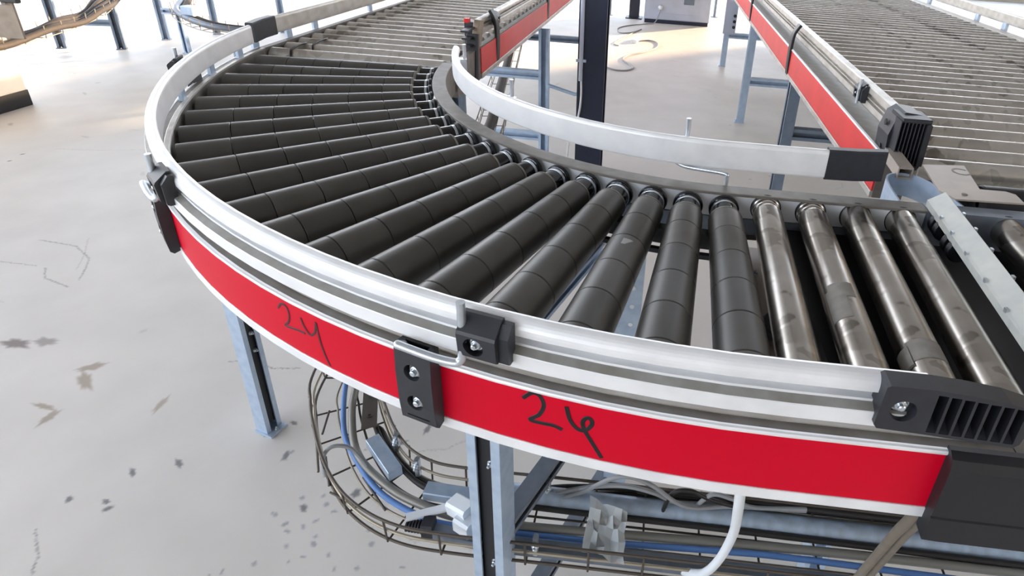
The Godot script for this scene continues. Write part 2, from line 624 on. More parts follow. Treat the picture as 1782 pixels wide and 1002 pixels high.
func rect(x0: float, y0: float, x1: float, y1: float, c := 0.0012) -> Array:
	return [x0 + c, y0, x1 - c, y0, x1, y0 + c, x1, y1 - c, x1 - c, y1, x0 + c, y1, x0, y1 - c, x0, y0 + c]


func hex_bolt(c: Vector3, dir: Vector3, r: float) -> Mesh:
	var g := Geo.new()
	g.lathe(c, dir, pv([0.0, r, 0.005, r, 0.006, r * 0.85, 0.006, 0.0]), 6)
	g.lathe(c, dir, pv([0.0, r * 1.3, 0.0012, r * 1.3, 0.0012, 0.0]), 16)
	g.lathe(c + dir * 0.006, dir, pv([0.0, r * 0.5, 0.004, r * 0.5, 0.005, r * 0.35, 0.005, 0.0]), 12)
	return g.mesh(M.zinc)


# black clamp that grips the guard's slot, with the bolt and the end of its rod; z of xf points outwards
func add_clamp(parent: Node3D, xf: Transform3D, with_bolt := true) -> void:
	var c := CSGCombiner3D.new()
	c.name = "guard_clamp"
	parent.add_child(c, true)
	c.transform = xf
	var body := CSGPolygon3D.new()
	body.name = "clamp_body"
	body.polygon = pv([0.0, -0.022, 0.020, -0.022, 0.024, -0.019, 0.027, 0.014, 0.025, 0.018, 0.006, 0.034, 0.0, 0.034])
	body.depth = 0.052
	body.transform = Transform3D(Basis(Vector3(0, 0, 1), Vector3(0, 1, 0), Vector3(-1, 0, 0)), Vector3(-0.022, 0, 0))
	body.material = M.black_plastic
	c.add_child(body)
	var lug := CSGPolygon3D.new()
	lug.name = "clamp_lug"
	lug.polygon = pv([0.0, -0.024, 0.014, -0.024, 0.018, -0.021, 0.019, 0.016, 0.008, 0.030, 0.0, 0.030])
	lug.depth = 0.014
	lug.transform = Transform3D(Basis(Vector3(0, 0, 1), Vector3(0, 1, 0), Vector3(-1, 0, 0)), Vector3(0.0295, 0, 0))
	lug.material = M.black_plastic
	c.add_child(lug)
	var hole := CSGCylinder3D.new()
	hole.name = "bolt_recess"
	hole.operation = CSGShape3D.OPERATION_SUBTRACTION
	hole.radius = 0.0135
	hole.height = 0.03
	hole.sides = 24
	hole.transform = Transform3D(Basis(Vector3(1, 0, 0), Vector3(0, 0, 1), Vector3(0, -1, 0)), Vector3(0.0, -0.002, 0.029))
	hole.material = M.black_deep
	c.add_child(hole)
	if with_bolt:
		put("bolt", hex_bolt(Vector3(0.001, -0.001, 0.0165), Vector3(0, 0, 1), 0.0072), c)


func rod_bracket(parent: Node3D, xf: Transform3D) -> void:
	var c := CSGCombiner3D.new()
	c.name = "rod_bracket"
	parent.add_child(c, true)
	c.transform = xf
	var body := CSGPolygon3D.new()
	body.name = "bracket_body"
	body.polygon = pv([0.0, -0.062, 0.012, -0.066, 0.018, -0.060, 0.0205, -0.03, 0.021, 0.02, 0.019, 0.058, 0.014, 0.064, 0.0, 0.064])
	body.depth = 0.056
	body.transform = Transform3D(Basis(Vector3(0, 0, 1), Vector3(0, 1, 0), Vector3(-1, 0, 0)), Vector3(-0.028, 0, 0))
	body.material = M.black_plastic
	c.add_child(body)
	for y in [0.026, -0.026]:
		var hole := CSGCylinder3D.new()
		hole.name = "bolt_recess"
		hole.operation = CSGShape3D.OPERATION_SUBTRACTION
		hole.radius = 0.0125
		hole.height = 0.024
		hole.sides = 24
		hole.transform = Transform3D(Basis(Vector3(1, 0, 0), Vector3(0, 0, 1), Vector3(0, -1, 0)), Vector3(-0.002, y, 0.02))
		hole.material = M.black_plastic
		c.add_child(hole, true)
	var slot := CSGBox3D.new()
	slot.name = "rod_slot"
	slot.operation = CSGShape3D.OPERATION_SUBTRACTION
	slot.size = Vector3(0.038, 0.03, 0.010)
	slot.position = Vector3(0.0, 0.058, 0.010)
	slot.material = M.black_deep
	c.add_child(slot)
	var groove := CSGBox3D.new()
	groove.name = "bottom_groove"
	groove.operation = CSGShape3D.OPERATION_SUBTRACTION
	groove.size = Vector3(0.036, 0.0025, 0.004)
	groove.position = Vector3(0.0, -0.052, 0.0195)
	groove.material = M.black_deep
	c.add_child(groove)
	for y in [0.026, -0.026]:
		put("bolt", hex_bolt(Vector3(0.0, y, 0.012), Vector3(0, 0, 1), 0.0085), c)


func tangent_xf(r: float, deg: float, y: float) -> Transform3D:
	var z := radial(deg)
	return Transform3D(Basis(Vector3.UP.cross(z), Vector3.UP, z), pc(r, deg, y))


func c_leg(parent: Node3D, at: Vector3, facing: Vector3, top: float, m: Material, w := 0.062, d := 0.04, foot := true) -> void:
	# open C section: web at the back, two flanges, lips at the front
	var x := Vector3.UP.cross(facing).normalized()
	var h := w / 2.0
	var t := 0.0035
	var lip := w * 0.27
	var prof := pv([-h, -d, h, -d, h, 0, h - lip, 0, h - lip, -t, h - t, -t, h - t, -d + t, -h + t, -d + t, -h + t, -t, -h + lip, -t, -h + lip, 0, -h, 0])
	var g := Geo.new()
	g.sweep([at, at + Vector3(0, top, 0)], [x, x], prof, true, facing)
	var l := put("leg", g.mesh(m), parent)
	if foot:
		g = Geo.new()
		g.bar(at + Vector3(0, 0.004, 0) - x * (h + 0.004) - facing * (d * 0.5 - 0.008), at + Vector3(0, 0.004, 0) + x * (h + 0.004) - facing * (d * 0.5 - 0.008), d + 0.022, 0.008)
		put("foot_plate", g.mesh(m), l)
		put("anchor_bolt", hex_bolt(at + Vector3(0, 0.008, 0) + facing * 0.008, Vector3.UP, 0.005), l)


func leg_slot_shade(parent: Node3D, at: Vector3, facing: Vector3, top: float, w: float) -> void:
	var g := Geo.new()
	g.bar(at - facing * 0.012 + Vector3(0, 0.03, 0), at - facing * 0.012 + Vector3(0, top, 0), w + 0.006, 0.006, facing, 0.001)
	var m := put("slot_shade_strip", g.mesh(M.black_deep), parent)  # dark strip standing in for the shade inside the open leg slot
	for y in [0.30, 0.36, 0.62, 0.77]:
		if y < top:
			put("bolt", hex_bolt(at - facing * 0.009 + Vector3(0, y, 0) + Vector3.UP.cross(facing) * w * 0.3, facing, 0.005), m)


func beam(parent: Node3D, called: String, a: Vector3, b: Vector3, w: float, h: float, m: Material) -> void:
	# C channel lying on its side: closed top, open slot facing side
	var d := (b - a).normalized()
	var s := d.cross(Vector3.UP).normalized()
	var t := 0.003
	var x := w / 2.0
	var y := h / 2.0
	var lip := h * 0.3
	var g := Geo.new()
	g.sweep([a, b], [s, s], pv([-x, -y, x, -y, x, -y + lip, x - t, -y + lip, x - t, -y + t, -x + t, -y + t, -x + t, y - t, x - t, y - t, x - t, y - lip, x, y - lip, x, y, -x, y]), true)
	put(called, g.mesh(m), parent)


func digits(parent: Node3D, strokes: Array, width: float, m: Material) -> void:
	var g := Geo.new()
	for s in strokes:
		var ctl := []
		for i in range(0, s.size(), 2):
			ctl.append(Vector3(s[i], s[i + 1], 0))
		var pts := smooth(ctl, 8)
		var half := width / 2.0
		for i in pts.size() - 1:
			var a: Vector3 = pts[i]
			var b: Vector3 = pts[i + 1]
			var pa := pc(1.6318, a.x, a.y)
			var pb := pc(1.6318, b.x, b.y)
			var o := radial(a.x)
			var t := (pb - pa).normalized()
			var w := o.cross(t).normalized() * half
			g.sweep([pa - t * half * 0.5, pb + t * half * 0.5], [w / half, w / half], pv([-half, 0.0, half, 0.0, half * 0.8, 0.0004, -half * 0.8, 0.0004]), true, o)
	put("handwritten_number", g.mesh(m), parent)


func curved_conveyor() -> void:
	var c := thing("curved_conveyor", "curved roller conveyor with grey tapered rollers and red panel marked 24", "conveyor")
	# --- outer side
	var p := side_path(0.2725, 270.0)
	var po: Array = p[0]
	var oo: Array = p[1]
	band(c, "outer_side_frame", po, oo, 1.6, TOP, [0.003, 0.0, 0.0275, 0.0, 0.0285, -0.001, 0.0285, -0.108, 0.0275, -0.110, 0.0, -0.110, 0.0, -0.003], M.frame_dusty)
	band(c, "inner_lip", po, oo, 1.6, TOP, [0.001, -0.001, 0.013, -0.001, 0.013, 0.0012, 0.012, 0.0018, 0.002, 0.0018, 0.001, 0.0012], M.aluminium_dull)
	var q := side_path(0.205, 270.0)
	var qo: Array = q[0]
	var qq: Array = q[1]
	band(c, "red_side_panel", qo, qq, 1.6, TOP, [0.026, -0.006, 0.031, -0.006, 0.0316, -0.0068, 0.0316, -0.0945, 0.031, -0.095, 0.026, -0.095], M.red_panel)
	band(c, "top_trim", qo, qq, 1.6, TOP, [0.0275, -0.006, 0.0325, -0.006, 0.034, -0.004, 0.0345, -0.0015, 0.0335, 0.0008, 0.031, 0.0016, 0.0275, 0.0010], M.aluminium)
	band(c, "bottom_trim", qo, qq, 1.6, TOP, [0.024, -0.112, 0.0325, -0.112, 0.0335, -0.111, 0.0335, -0.0962, 0.0325, -0.0952, 0.024, -0.0952], M.aluminium)
	var gp := side_path(0.150, 268.0)
	var outer := band(c, "outer_guard_rail", gp[0], gp[1], 1.606, 0.966, GUARD, M.aluminium)
	band(outer, "slot_ledge", gp[0], gp[1], 1.606, 0.966, [0.0172, 0.0262, 0.0196, 0.0256, 0.0286, 0.0219, 0.0288, 0.0223, 0.0198, 0.0261, 0.0172, 0.0267], M.slot_dust)
	band(outer, "slot_back", gp[0], gp[1], 1.606, 0.966, [0.0142, 0.0399, 0.0145, 0.0399, 0.0145, 0.0426, 0.0170, 0.0436, 0.0168, 0.0439, 0.0142, 0.0429], M.slot_grey)
	# small standoffs in the gap between the frame and the guard
	for a in [246.5, 256.5, 264.5]:
		var g := Geo.new()
		g.bar(pc(1.616 + flare(a), a, TOP), pc(1.616 + flare(a), a, 0.968), 0.012, 0.03, radial(a + 90.0))
		put("guard_standoff", g.mesh(M.galvanised), outer)
	# --- inner side
	var ip := side_path(0.42, 270.0, true)
	var pi: Array = ip[0]
	var oi: Array = ip[1]
	band(c, "inner_side_frame", pi, oi, 0.909, TOP, [0.0015, 0.0, 0.042, 0.0, 0.0435, -0.0015, 0.0435, -0.006, 0.030, -0.008, 0.030, -0.105, 0.0435, -0.107, 0.0435, -0.110, 0.0, -0.110, 0.0, -0.0015], M.frame_dusty)
	band(c, "inner_bearing_strip", pi, oi, 0.909, TOP, rect(0.0305, -0.062, 0.034, -0.0085), M.aluminium)
	band(c, "inner_lower_web", pi, oi, 0.909, TOP, rect(0.0305, -0.104, 0.033, -0.064), M.galvanised_dark)
	var jp := side_path(0.206, 262.0, true)
	var outs_in: Array = jp[1]
	var ig := band(c, "inner_guard_rail", shift(jp[0], outs_in, 0.886, 0.0), flip(outs_in), 0.0, 0.966, GUARD, M.aluminium)
	var cap := Geo.new()
	cap.sweep([Vector3(0.206, 0.9635, 0.8865), Vector3(0.27, 0.9635, 0.882), Vector3(0.338, 0.9635, 0.869)], [Vector3(0, 0, -1), Vector3(0.1, 0, -1).normalized(), Vector3(0.2, 0, -1).normalized()], pv([0.001, 0.0, 0.0, 0.004, 0.0, 0.066, 0.003, 0.0705, 0.022, 0.0705, 0.025, 0.066, 0.025, 0.003, 0.022, 0.0]), true)
	put("end_cap", cap.mesh(M.black_plastic), ig)
	# --- guard rods, clamps and brackets
	for a in [193.1, 219.0, 250.2]:
		var f := flare(a)
		add_clamp(c, tangent_xf(1.628 + f, a, 1.000))
		rod_bracket(c, tangent_xf(1.6316 + f, a + 3.25, 0.898))
		var g := Geo.new()
		g.tube(smooth([pc(1.645 + f, a + 0.65, 1.054), pc(1.645 + f, a + 0.65, 1.02), pc(1.648 + f, a + 0.66, 0.978), pc(1.651 + f, a + 0.72, 0.970), pc(1.654 + f, a + 0.95, 0.967), pc(1.657 + f, a + 2.0, 0.968), pc(1.657 + f, a + 3.5, 0.9695), pc(1.655 + f, a + 3.82, 0.968), pc(1.642 + f, a + 3.88, 0.957)], 6), 0.0056, 12)
		put("guard_rod", g.mesh(M.zinc), c)
	for a in [181.0, 187.2, 221.5, 252.0]:
		var g := Geo.new()
		if a < 185.0:
			g.tube(smooth([Vector3(-0.012, 0.938, 0.905), Vector3(-0.012, 0.955, 0.904), Vector3(-0.02, 0.963, 0.90), Vector3(-0.10, 0.958, 0.868), Vector3(-0.125, 0.962, 0.850)], 6), 0.0056, 12)
		else:
			g.tube([pc(0.853, a, 0.955), pc(0.853, a, 1.067)], 0.0056, 12)
			g.bar(pc(0.857, a, 0.975), pc(0.857, a, 1.022), 0.03, 0.02, radial(a))
		put("guard_rod", g.mesh(M.zinc), c)
	# --- rollers: core with neck and flange, six sleeve segments
	var core := Geo.new()
	core.lathe(Vector3.ZERO, Vector3(0, 0, 1), pv([0.0, 0.006, 0.006, 0.006, 0.006, 0.0290, 0.008, 0.0312, 0.012, 0.0312, 0.013, 0.0290, 0.0155, 0.0285, 0.0165, 0.0277, 0.018, 0.0285, 0.024, 0.0285, 0.0245, 0.0275, 0.0255, 0.0285, 0.058, 0.0285, 0.060, 0.030, 0.640, 0.036, 0.640, 0.006, 0.655, 0.006]), 28)
	var core_m := core.mesh(M.neck_black)
	var ringg := Geo.new()
	ringg.lathe(Vector3.ZERO, Vector3(0, 0, 1), pv([0.001, 0.008, 0.001, 0.031, 0.003, 0.0332, 0.009, 0.0332, 0.0105, 0.0318]), 28)
	var ring_m := ringg.mesh(M.black_deep)
	var silver := Geo.new()
	silver.lathe(Vector3.ZERO, Vector3(0, 0, 1), pv([0.0165, 0.0280, 0.0170, 0.0292, 0.0235, 0.0292, 0.0240, 0.0280]), 28)
	var silver_m := silver.mesh(M.zinc)
	var collar := Geo.new()
	collar.lathe(Vector3.ZERO, Vector3(0, 0, 1), pv([0.0585, 0.028, 0.0595, 0.0345, 0.062, 0.0362, 0.066, 0.0366, 0.0665, 0.030]), 28)
	var collar_m := collar.mesh(M.tape)
	var cuts := [0.0672, 0.150, 0.245, 0.340, 0.435, 0.530, 0.640]
	var seg_m := []
	for k in 6:
		var g := Geo.new()
		var s0: float = cuts[k]
		var s1: float = cuts[k + 1]
		var r0 := 0.0366 + (s0 - 0.065) * 0.0142
		var r1 := 0.0366 + (s1 - 0.065) * 0.0142
		g.lathe(Vector3.ZERO, Vector3(0, 0, 1), pv([s0 + 0.0006, r0 - 0.004, s0 + 0.0006, r0 - 0.0012, s0 + 0.0018, r0, s1 - 0.0018, r1, s1 - 0.0006, r1 - 0.0012, s1 - 0.0006, r1 - 0.004]), 32)
		var row := []
		for j in 5:
			row.append(g.mesh(M["sleeve_%d" % j]))
		seg_m.append(row)
	for k in 19:
		var a := 180.87 + 4.75 * k
		var z := radial(a)
		z = (z + Vector3(0, -0.0142, 0)).normalized()
		var x := Vector3.UP.cross(z).normalized()
		var r := put("tapered_roller", core_m, c, Transform3D(Basis(x, z.cross(x), z), pc(0.952 + 0.6 * flare(a), a, TOP - 0.0366)))
		put("end_flange", ring_m, r)
		put("silver_ring", silver_m, r)
		put("sleeve_collar", collar_m, r)
		for j in 6:
			put("sleeve_segment", seg_m[j][(k * 3 + j * 2 + rng.randi() % 3) % 5], r)
		if k == 2:
			var tag := Geo.new()
			for w in 7:
				tag.lathe(Vector3.ZERO, Vector3(0, 0, 1), pv([0.262 + 0.003 * w, 0.0396 + 0.00004 * w, 0.2652 + 0.003 * w, 0.0396 + 0.00004 * w]), 4, -0.42 + 0.045 * w, 0.05)
			put("torn_sticker", tag.mesh(M.sticker_pale), r)
	# belt guard under the roller necks, and tie strip
	var bp := side_path(0.0, 268.0, true)
	band(c, "belt_guard", bp[0], bp[1], 1.02, 0.845, rect(0.0, 0.0, 0.028, 0.035), M.black_deep)
	band(c, "tie_strip", bp[0], bp[1], 1.075, 0.842, rect(0.0, 0.0, 0.012, 0.012), M.black_deep)
	# --- numbers written on the red panel
	digits(c, [[191.16, 0.919, 190.75, 0.9305, 190.38, 0.928, 190.2, 0.914, 190.42, 0.897, 190.85, 0.8845, 190.3, 0.8835, 189.75, 0.8845, 189.36, 0.8815], [189.14, 0.920, 188.98, 0.902, 188.66, 0.8895, 188.28, 0.8885, 187.98, 0.9, 188.0, 0.9085, 188.2, 0.9105, 188.38, 0.902, 188.28, 0.889, 187.85, 0.868, 187.46, 0.849]], 0.0058, M.marker_ink)
	digits(c, [[206.33, 0.910, 205.95, 0.921, 205.55, 0.921, 205.42, 0.908, 205.62, 0.892, 205.98, 0.8815, 205.4, 0.883, 204.85, 0.886, 204.33, 0.8865], [204.42, 0.913, 204.25, 0.899, 203.86, 0.8895, 203.45, 0.899, 203.22, 0.919], [203.22, 0.919, 203.18, 0.9, 203.1, 0.88, 202.9, 0.860, 202.7, 0.847]], 0.0038, M.marker_ink_thin)
	# --- leg frames
	var o1 := pc(1.52, 196.0, 0.0)
	c_leg(c, o1, radial(195.5), 0.83, M.galvanised, 0.064, 0.045)
	leg_slot_shade(c, o1, radial(195.5), 0.80, 0.030)
	c_leg(c, Vector3(-0.205, 0, 0.99), Vector3.FORWARD, 0.83, M.galvanised, 0.06, 0.04)
	for k in 9:
		var hg := Geo.new()
		hg.lathe(Vector3(-0.197, 0.42 + 0.05 * k, 1.031), Vector3.BACK, pv([0.0, 0.0055, 0.0006, 0.0055, 0.0006, 0.0]), 10)
		put("perforation", hg.mesh(M.white_plastic), c)
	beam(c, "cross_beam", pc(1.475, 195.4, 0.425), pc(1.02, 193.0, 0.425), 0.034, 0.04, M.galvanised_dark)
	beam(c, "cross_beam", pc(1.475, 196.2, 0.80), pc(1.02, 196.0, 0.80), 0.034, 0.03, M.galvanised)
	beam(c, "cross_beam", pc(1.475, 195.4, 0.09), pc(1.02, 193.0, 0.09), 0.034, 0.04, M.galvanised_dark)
	var o2 := Vector3(-1.265, 0, 0.901)
	var f2 := Vector3(0.96, 0, 0.28).normalized()
	c_leg(c, o2 + f2 * 0.02, f2, 0.83, M.galvanised, 0.050, 0.045)
	leg_slot_shade(c, o2 + f2 * 0.02, f2, 0.80, 0.022)
	beam(c, "cross_beam", o2 + Vector3(0.03, 0.79, -0.02), pc(0.98, 234.0, 0.79), 0.034, 0.03, M.galvanised)
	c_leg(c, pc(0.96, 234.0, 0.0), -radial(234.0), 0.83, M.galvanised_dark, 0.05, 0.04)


func steel_roller(g: Geo, length: float, r: float, seg := 24) -> void:
	g.lathe(Vector3.ZERO, Vector3(0, 0, 1), pv([-0.012, 0.006, 0.0, 0.006, 0.0, r * 0.72, 0.0005, r * 0.93, 0.003, r, length - 0.003, r, length - 0.0005, r * 0.93, length, r * 0.72, length, 0.006, length + 0.012, 0.006]), seg)


func along(a: Vector3, b: Vector3) -> Transform3D:
	var z := (b - a).normalized()
	var x := Vector3.UP.cross(z).normalized()
	return Transform3D(Basis(x, z.cross(x), z), a)


func transfer_conveyor() -> void:
	var c := thing("transfer_conveyor", "short straight section with shiny steel rollers and black ribbed bumper at lower right", "conveyor")
	var ends := [[0.078, 0.052, 1], [0.176, 0.147, 1], [0.273, 0.234, 0], [0.370, 0.318, 0], [0.592, 0.545, 0], [0.69, 0.645, 0]]
	var plain := Geo.new()
	steel_roller(plain, 0.66, 0.0315, 32)
	var plain_m := plain.mesh(M.roller_steel)
	var necked := Geo.new()
	necked.lathe(Vector3.ZERO, Vector3(0, 0, 1), pv([-0.012, 0.006, 0.0, 0.006, 0.0, 0.0285, 0.002, 0.0305, 0.006, 0.0305, 0.008, 0.028, 0.016, 0.028, 0.017, 0.0295, 0.022, 0.0295, 0.023, 0.0275, 0.036, 0.0275, 0.038, 0.031, 0.041, 0.0315, 0.657, 0.0315, 0.6595, 0.0295, 0.66, 0.006, 0.672, 0.006]), 32)
	var necked_m := necked.mesh(M.roller_steel)
	var flange := Geo.new()
	flange.lathe(Vector3.ZERO, Vector3(0, 0, 1), pv([-0.006, 0.008, -0.006, 0.031, -0.003, 0.0335, 0.0, 0.0335, 0.0015, 0.031]), 28)
	var flange_m := flange.mesh(M.black_deep)
	var rollers := []
	for e in ends:
		var r := put("steel_roller", necked_m if e[2] else plain_m, c, along(Vector3(e[0], TOP - 0.0325, 0.945), Vector3(e[1], TOP - 0.0325, 1.597)))
		put("end_flange", flange_m, r)
		rollers.append(r)
	# worn sticker remains on two rollers
	var g := Geo.new()
	g.lathe(Vector3.ZERO, Vector3(0, 0, 1), pv([0.330, 0.0317, 0.331, 0.0321, 0.372, 0.0321, 0.373, 0.0317]), 14, -0.35, 1.0)
	g.lathe(Vector3.ZERO, Vector3(0, 0, 1), pv([0.345, 0.0317, 0.346, 0.0320, 0.428, 0.0320, 0.429, 0.0317]), 14, 0.15, 1.25)
	put("sticker_remains", g.mesh(M.tape), rollers[1])
	g = Geo.new()
	g.lathe(Vector3.ZERO, Vector3(0, 0, 1), pv([0.470, 0.0317, 0.471, 0.0323, 0.513, 0.0323, 0.514, 0.0317]), 18, -0.75, 1.05)
	g.lathe(Vector3.ZERO, Vector3(0, 0, 1), pv([0.480, 0.0317, 0.481, 0.0345, 0.520, 0.0345, 0.521, 0.0317]), 8, 0.9, 1.75)
	put("sticker_remains", g.mesh(M.tape), rollers[2])
	# frames beyond the joint
	g = Geo.new()
	g.sweep([Vector3(0.274, TOP, 1.6), Vector3(0.95, TOP, 1.6)], [Vector3.BACK, Vector3.BACK], pv([0.0, 0.0, 0.0275, 0.0, 0.0285, -0.001, 0.0285, -0.110, 0.0, -0.110]), true)
	put("outer_side_frame", g.mesh(M.frame_dusty), c)
	g = Geo.new()
	g.sweep([Vector3(0.4215, TOP, 0.909), Vector3(0.95, TOP, 0.909)], [Vector3.BACK, Vector3.BACK], pv([0.0, 0.0, 0.0435, 0.0, 0.0435, -0.110, 0.0, -0.110]), true)
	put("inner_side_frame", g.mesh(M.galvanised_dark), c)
	# black corner cover at the front
	g = Geo.new()
	g.sweep([Vector3(0.1935, TOP + 0.006, 1.6), Vector3(0.208, TOP + 0.006, 1.6), Vector3(0.62, TOP + 0.006, 1.6)], [Vector3(-0.06, 0, 0.98), Vector3.BACK, Vector3.BACK], pv([0.0285, 0.0, 0.037, 0.001, 0.047, -0.004, 0.0515, -0.017, 0.0515, -0.093, 0.0495, -0.0945, 0.0495, -0.096, 0.0515, -0.0975, 0.0505, -0.137, 0.0285, -0.137]), true)
	put("corner_cover", g.mesh(M.black_deep), c)
	# ribbed bumper joining the outer guard to the next one
	var b := CSGCombiner3D.new()
	b.name = "ribbed_bumper"
	c.add_child(b)
	var plate := CSGPolygon3D.new()
	plate.name = "bumper_body"
	plate.polygon = pv([0.094, -0.020, 0.098, -0.025, 0.150, -0.027, 0.250, -0.033, 0.256, -0.027, 0.262, 0.018, 0.256, 0.022, 0.230, 0.029, 0.190, 0.034, 0.150, 0.037, 0.100, 0.037, 0.096, 0.034])
	plate.depth = 0.026
	plate.transform = Transform3D(Basis(), Vector3(0, 0.997, 1.643))
	plate.material = M.black_plastic
	b.add_child(plate)
	for k in 7:
		var cut := CSGPolygon3D.new()
		cut.name = "bumper_pocket"
		cut.operation = CSGShape3D.OPERATION_SUBTRACTION
		var x := 0.1575 + 0.0143 * k
		cut.polygon = pv([x - 0.0056, -0.023 - 0.0007 * k, x + 0.0054, -0.0235 - 0.0007 * k, x + 0.0056, 0.0300 - 0.0013 * k, x - 0.0054, 0.0305 - 0.0013 * k])
		cut.depth = 0.024
		cut.transform = Transform3D(Basis(), Vector3(0, 0.997, 1.6485))
		cut.material = M.black_deep
		b.add_child(cut, true)
		var wedge := CSGPolygon3D.new()
		wedge.name = "pocket_wedge"
		wedge.polygon = pv([0.0, 0.0, 0.018, 0.0, 0.0, 0.010])
		wedge.depth = 0.011
		wedge.transform = Transform3D(Basis(Vector3(0, 0, 1), Vector3(0, 1, 0), Vector3(-1, 0, 0)), Vector3(x - 0.0052, 0.9735 - 0.0007 * k, 1.6245))
		wedge.material = M.black_plastic
		b.add_child(wedge, true)
	var hole := CSGCylinder3D.new()
	hole.name = "bolt_recess"
	hole.operation = CSGShape3D.OPERATION_SUBTRACTION
	hole.radius = 0.0145
	hole.height = 0.03
	hole.sides = 28
	hole.transform = Transform3D(Basis(Vector3(1, 0, 0), Vector3(0, 0, 1), Vector3(0, -1, 0)), Vector3(0.121, 1.000, 1.646))
	hole.material = M.black_plastic
	b.add_child(hole)
	put("bolt", hex_bolt(Vector3(0.119, 1.003, 1.632), Vector3.BACK, 0.0082), b)
	# tilted galvanised strip with spring clips
	var s := Geo.new()
	var up2 := Vector3(-0.42, 0.9, 0).normalized()
	s.sweep([Vector3(0.441, 0.955, 0.925), Vector3(0.385, 0.955, 1.59)], [Vector3.RIGHT, Vector3.RIGHT], pv([-0.018, -0.016, -0.016, -0.016, -0.016, -0.003, -0.0125, -0.001, 0.014, 0.017, 0.018, 0.014, 0.018, -0.02, 0.020, -0.02, 0.020, 0.015, 0.0145, 0.0195, -0.0135, 0.0005, -0.018, -0.002]), true)
	var strip := put("deflector_strip", s.mesh(M.zinc_plate), c)
	for t in [0.14, 0.24, 0.36, 0.5, 0.63, 0.78]:
		g = Geo.new()
		var o := Vector3(0.441, 0.955, 0.925).lerp(Vector3(0.385, 0.955, 1.59), t)
		g.bar(o + Vector3(-0.0165, -0.003, 0), o + Vector3(-0.0165, 0.004, 0), 0.005, 0.008, Vector3.BACK, 0.0008)
		put("spring_clip", g.mesh(M.zinc), strip)
		g = Geo.new()
		g.bar(o + Vector3(0.0185, 0.012, 0.01), o + Vector3(0.0185, 0.020, 0.01), 0.005, 0.008, Vector3.BACK, 0.0008)
		put("spring_clip", g.mesh(M.zinc), strip)
	g = Geo.new()
	g.tube([Vector3(0.452, 0.925, 0.93), Vector3(0.398, 0.925, 1.58)], 0.011, 10)
	put("strip_shaft", g.mesh(M.black_deep), c)
	for z in [0.975, 1.005, 1.06, 1.09]:
		g = Geo.new()
		g.lathe(Vector3(0.4495 - (z - 0.93) * 0.083 - 0.01, 0.925, z), Vector3(0, 0, 1), pv([0.0, 0.008, 0.0, 0.021, 0.003, 0.024, 0.012, 0.024, 0.015, 0.021, 0.015, 0.008]), 18)
		put("belt_pulley", g.mesh(M.black_deep), c)
	# machinery below the rollers
	g = Geo.new()
	g.bar(Vector3(0.125, 0.822, 1.25), Vector3(0.74, 0.822, 1.25), 0.66, 0.07, Vector3.UP, 0.01)
	put("drive_housing", g.mesh(M.black_deep), c)
	g = Geo.new()
	g.bar(Vector3(0.008, 0.80, 1.19), Vector3(0.115, 0.80, 1.19), 0.50, 0.006, Vector3.UP, 0.001)
	var dp := put("drive_plate", g.mesh(M.dusty_plate), c)
	g = Geo.new()
	g.lathe(Vector3(0.093, 0.804, 1.25), Vector3.UP, pv([0.0, 0.0, 0.0, 0.045, 0.004, 0.048, 0.014, 0.048, 0.018, 0.044, 0.018, 0.0]), 28)
	put("drive_pulley", g.mesh(M.black_deep), dp)
	g = Geo.new()
	g.bar(Vector3(0.01, 0.835, 1.525), Vector3(0.12, 0.835, 1.525), 0.12, 0.04, Vector3.UP, 0.004)
	put("motor_box", g.mesh(M.black_deep), c)
	for z in [1.06, 1.40]:
		put("bolt", hex_bolt(Vector3(0.055, 0.803, z), Vector3.UP, 0.007), dp)
	# legs
	c_leg(c, Vector3(0.30, 0, 1.19), Vector3.BACK, 0.72, M.galvanised, 0.05, 0.04)
	c_leg(c, Vector3(0.82, 0, 1.58), Vector3.BACK, 0.84, M.galvanised, 0.06, 0.045)
	c_leg(c, Vector3(0.82, 0, 0.97), Vector3.BACK, 0.84, M.galvanised, 0.06, 0.045)
	g = Geo.new()
	g.bar(Vector3(0.205, 0.69, 1.19), Vector3(0.205, 0.28, 1.19), 0.05, 0.004, Vector3.BACK, 0.001)
	put("hanging_tab", g.mesh(M.galvanised), c)
	# connecting plate, U bracket and rail end between this section and the wide conveyor
	g = Geo.new()
	g.prism(pv([0.496, 0.693, 0.607, 0.675, 0.578, 0.828, 0.636, 0.828, 0.652, 0.842, 0.648, 0.890, 0.495, 0.899, 0.475, 0.857]), Vector3(0, 0.946, 0), Vector3.RIGHT, Vector3.BACK, Vector3(0, 0.004, 0))
	var jp := put("joint_plate", g.mesh(M.dusty_plate), c)
	g = Geo.new()
	g.lathe(Vector3(0.580, 0.950, 0.722), Vector3.UP, pv([0.0, 0.022, 0.0006, 0.022, 0.0006, 0.017, 0.0, 0.017]), 20, 0.6, 5.6)
	put("tape_mark", g.mesh(M.frame_dusty), jp)
	var sg := Geo.new()
	sg.lathe(Vector3(0.527, 0.950, 0.868), Vector3.UP, pv([0.0, 0.007, 0.0015, 0.006, 0.002, 0.0]), 14)
	put("screw", sg.mesh(M.frame_dusty), jp)
	g = Geo.new()
	var u := smooth([Vector3(0.376, 0.90, 0.90), Vector3(0.383, 0.90, 0.80), Vector3(0.40, 0.90, 0.745), Vector3(0.44, 0.90, 0.725), Vector3(0.475, 0.90, 0.745), Vector3(0.50, 0.90, 0.80), Vector3(0.515, 0.90, 0.90)], 5)
	var uo := []
	for i in u.size():
		var t: Vector3 = (u[min(i + 1, u.size() - 1)] - u[max(i - 1, 0)]).normalized()
		uo.append(t.cross(Vector3.UP))
